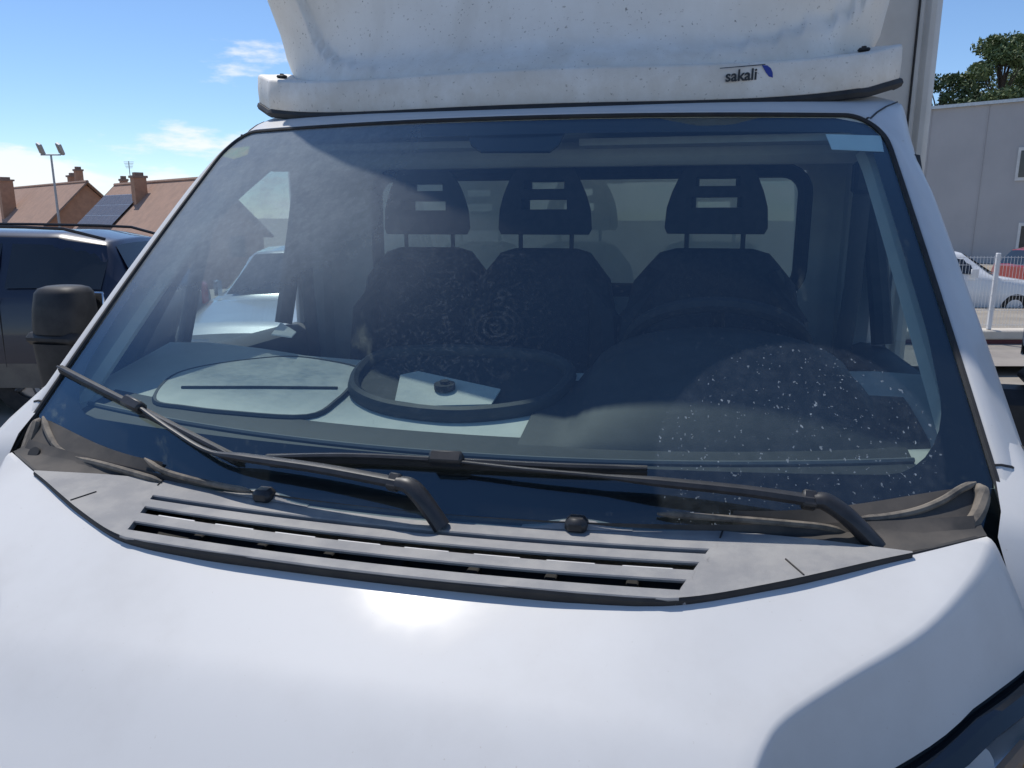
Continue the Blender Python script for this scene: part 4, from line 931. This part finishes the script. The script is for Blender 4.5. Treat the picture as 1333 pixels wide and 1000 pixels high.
# ================================================================== BACKGROUND RIGHT
# grey clad hall
wd_ = np.array([-math.sin(R(58.5)), math.cos(R(58.5)), 0]); wc = atd(1270, 281, 30.); topz = atd(1270, 138, 30.)[2]
ex = Vector(wd_) * -1; ey = Vector((-ex.y, ex.x, 0)); M = Matrix((ex, ey, (0, 0, 1))).transposed().to_4x4(); M.translation = Vector((wc[0], wc[1], 0))
hall = thing('hall', 'large grey metal-clad hall with a flat top behind the fence', 'building', (wc[0], wc[1], -.4)); hall.rotation_euler = M.to_euler()
def lp(mb, name, m, parent, smooth=False, label=None):
    o = mb.build(name, m, None, smooth, label); o.parent = parent; return o
wallp = lp(MB().box((-24, 0, 0), (22, 14, topz + .4)), 'wall', 'cladding', hall)
for k in range(23): lp(MB().box((-24 + 2 * k - .015, -.025, 0), (-24 + 2 * k + .015, -.002, topz + .38)), 'panel_joint', 'cladding', wallp)
lp(MB().box((-24.1, -.12, topz + .33), (22.1, 14.1, topz + .45)), 'parapet', 'alu', hall)
# windows with pale frames
for (u, v0, v1) in ((1332, 192, 235), (1332, 290, 332)):
    # pixel to wall plane
    d = ray(u, (v0 + v1) / 2); t_ = ((wc - CAM) @ np.array(ey)) / (d @ np.array(ey)); P = CAM + d * t_; lx = (P - wc) @ np.array(ex)
    dep = (P - CAM) @ fw; z1 = atd(u, v0, dep)[2] + .4; z0 = atd(u, v1, dep)[2] + .4
    wn = lp(MB().box((lx - .2, -.06, z0), (lx + 1.4, .02, z1)), 'window', 'sign_white', hall); lp(MB().box((lx - .1, -.075, z0 + .12), (lx + 1.3, -.061, z1 - .12)), 'pane', 'window_dark', wn)
# raised bed wall, fence
fc = atz(1300, 430, .30); fdir = rt.copy()
low = thing('low_wall', 'low cream wall with a dark red band and pale coping', 'wall', (fc[0], fc[1], 0)); Mf = Matrix((Vector(fdir), Vector((-fdir[1], fdir[0], 0)), (0, 0, 1))).transposed().to_4x4(); low.rotation_euler = Mf.to_euler()
lp(MB().bbox((-7, -.06, .18), (9, .22, .30), .015), 'coping', 'cream_wall', low)
lp(MB().box((-6.98, -.03, .07), (8.98, .18, .18)), 'band', 'oxblood', low); lp(MB().box((-6.97, -.035, 0), (8.97, .19, .07)), 'base', 'cream_wall', low)
fen = thing('mesh_fence', 'white welded mesh fence on the low cream wall', 'fence', (fc[0], fc[1], .302)); fen.rotation_euler = low.rotation_euler
px_local = lambda u: (atd(u, 400, (fc - CAM) @ fw) - fc) @ fdir
x0 = px_local(1290)
for k in range(-3, 5): lp(MB().bbox((x0 + k * 2.0 - .025, .03, 0), (x0 + k * 2.0 + .025, .08, 1.02), .008), 'post', 'white_post', fen)
wires = MB()
for k in range(330): wires.box((-6.5 + k * .045, .05, .03), (-6.5 + k * .045 + .003, .053, .98))
for z in (.06, .26, .46, .66, .86, .96): wires.box((-6.5, .046, z), (8.3, .051, z + .006))
wo = lp(wires, 'wire_mesh', 'white_post', fen); tag(wo, kind='stuff')
pav = MB().grid([[np.array(fc) + fdir * a + np.array([-fdir[1], fdir[0], 0]) * b_ for b_ in (-1.6, -.04)] for a in (-7, 9)]); pv_ = pav.build('pavement', 'pavement'); pv_.location.z = -.18; tag(pv_, kind='structure')
# cars behind the fence
th_ = math.atan2(rt[0], -rt[1])
pc = atd(1352, 330, 16.)
car('parked_car', 'white hatchback parked behind the mesh fence', (pc[0], pc[1], -.34), th_ - R(6), HATCH, 'car_white', .87, 'cars parked around the truck', (.75, 3.3), .31)
pc = atd(1316, 345, 19.5) + rt * 4.05
car('parked_car', 'red car half hidden past the white hatchback behind the fence', (pc[0], pc[1], -.36), th_, HATCH, 'car_red', .87, 'cars parked around the truck', (.75, 3.3), .31)
# trees behind the hall
def tree(name, label, base, h, crown, nl, seed, leaf, group='trees behind the hall'):
    r_ = np.random.default_rng(seed); root = thing(name, label, 'tree', base, group); b0 = np.array(base, float)
    tr_ = MB(); tp = [b0, b0 + (.2, .1, h * .35), b0 + (-.1, .2, h * .62), b0 + (.1, 0, h * .9)]; tr_.tube(cr(tp, 5), np.linspace(.28, .05, 16), 8)
    cl_ = []
    for k in range(crown):
        a = r_.uniform(0, 6.28); f = r_.uniform(.42, 1.0); rad = h * .27 * math.sin(math.pi * (.18 + .74 * (f - .42) / .58)) * r_.uniform(.35, 1.05)
        c = b0 + np.array([math.cos(a) * rad, math.sin(a) * rad, h * f]); cl_.append((c, r_.uniform(.35, .95)))
        s0 = b0 + np.array([0, 0, h * max(.3, f - .22)]); tr_.tube(cr([s0, lerp(s0, c, .5) + np.array([0, 0, .15]), c], 3), np.linspace(.07, .015, 7), 5)
    tr_.build('trunk', 'bark', root)
    V, F = [], []
    for k in range(nl):
        c, s_ = cl_[r_.integers(len(cl_))]; d = r_.normal(size=3); d /= np.linalg.norm(d); p = c + d * s_ * r_.uniform(.15, 1.) ** .6 * np.array((1.15, 1.15, .75))
        x = r_.normal(size=3); x /= np.linalg.norm(x); y = np.cross(x, r_.normal(size=3)); y /= np.linalg.norm(y); q = r_.uniform(.05, .13); i = len(V)
        V += [p - x * q * 1.5, p - y * q * .6, p + x * q * 1.5, p + y * q * .6]; F.append((i, i + 1, i + 2, i + 3))
    obj('crown', V, F, leaf, root, False)
def tree_at(u, vtop, dep, crown, nl, seed, leaf, label):
    p = atd(u, vtop, dep); b0 = (p[0], p[1], -.3); tree('tree', label, b0, p[2] + .3, crown, nl, seed, leaf)
tree_at(1229, 100, 50, 34, 9000, 3, 'leaf_dark', 'small round dark tree showing above the hall beside the cargo box')
tree_at(1312, 52, 48, 60, 22000, 5, 'leaf', 'tall loose crowned tree rising above the grey hall')
tree_at(1352, 70, 52, 40, 12000, 9, 'leaf', 'broad tree next to the tall tree behind the hall')
tree_at(1265, 125, 56, 26, 6000, 12, 'leaf_dark', 'low tree filling the gap between two taller trees')
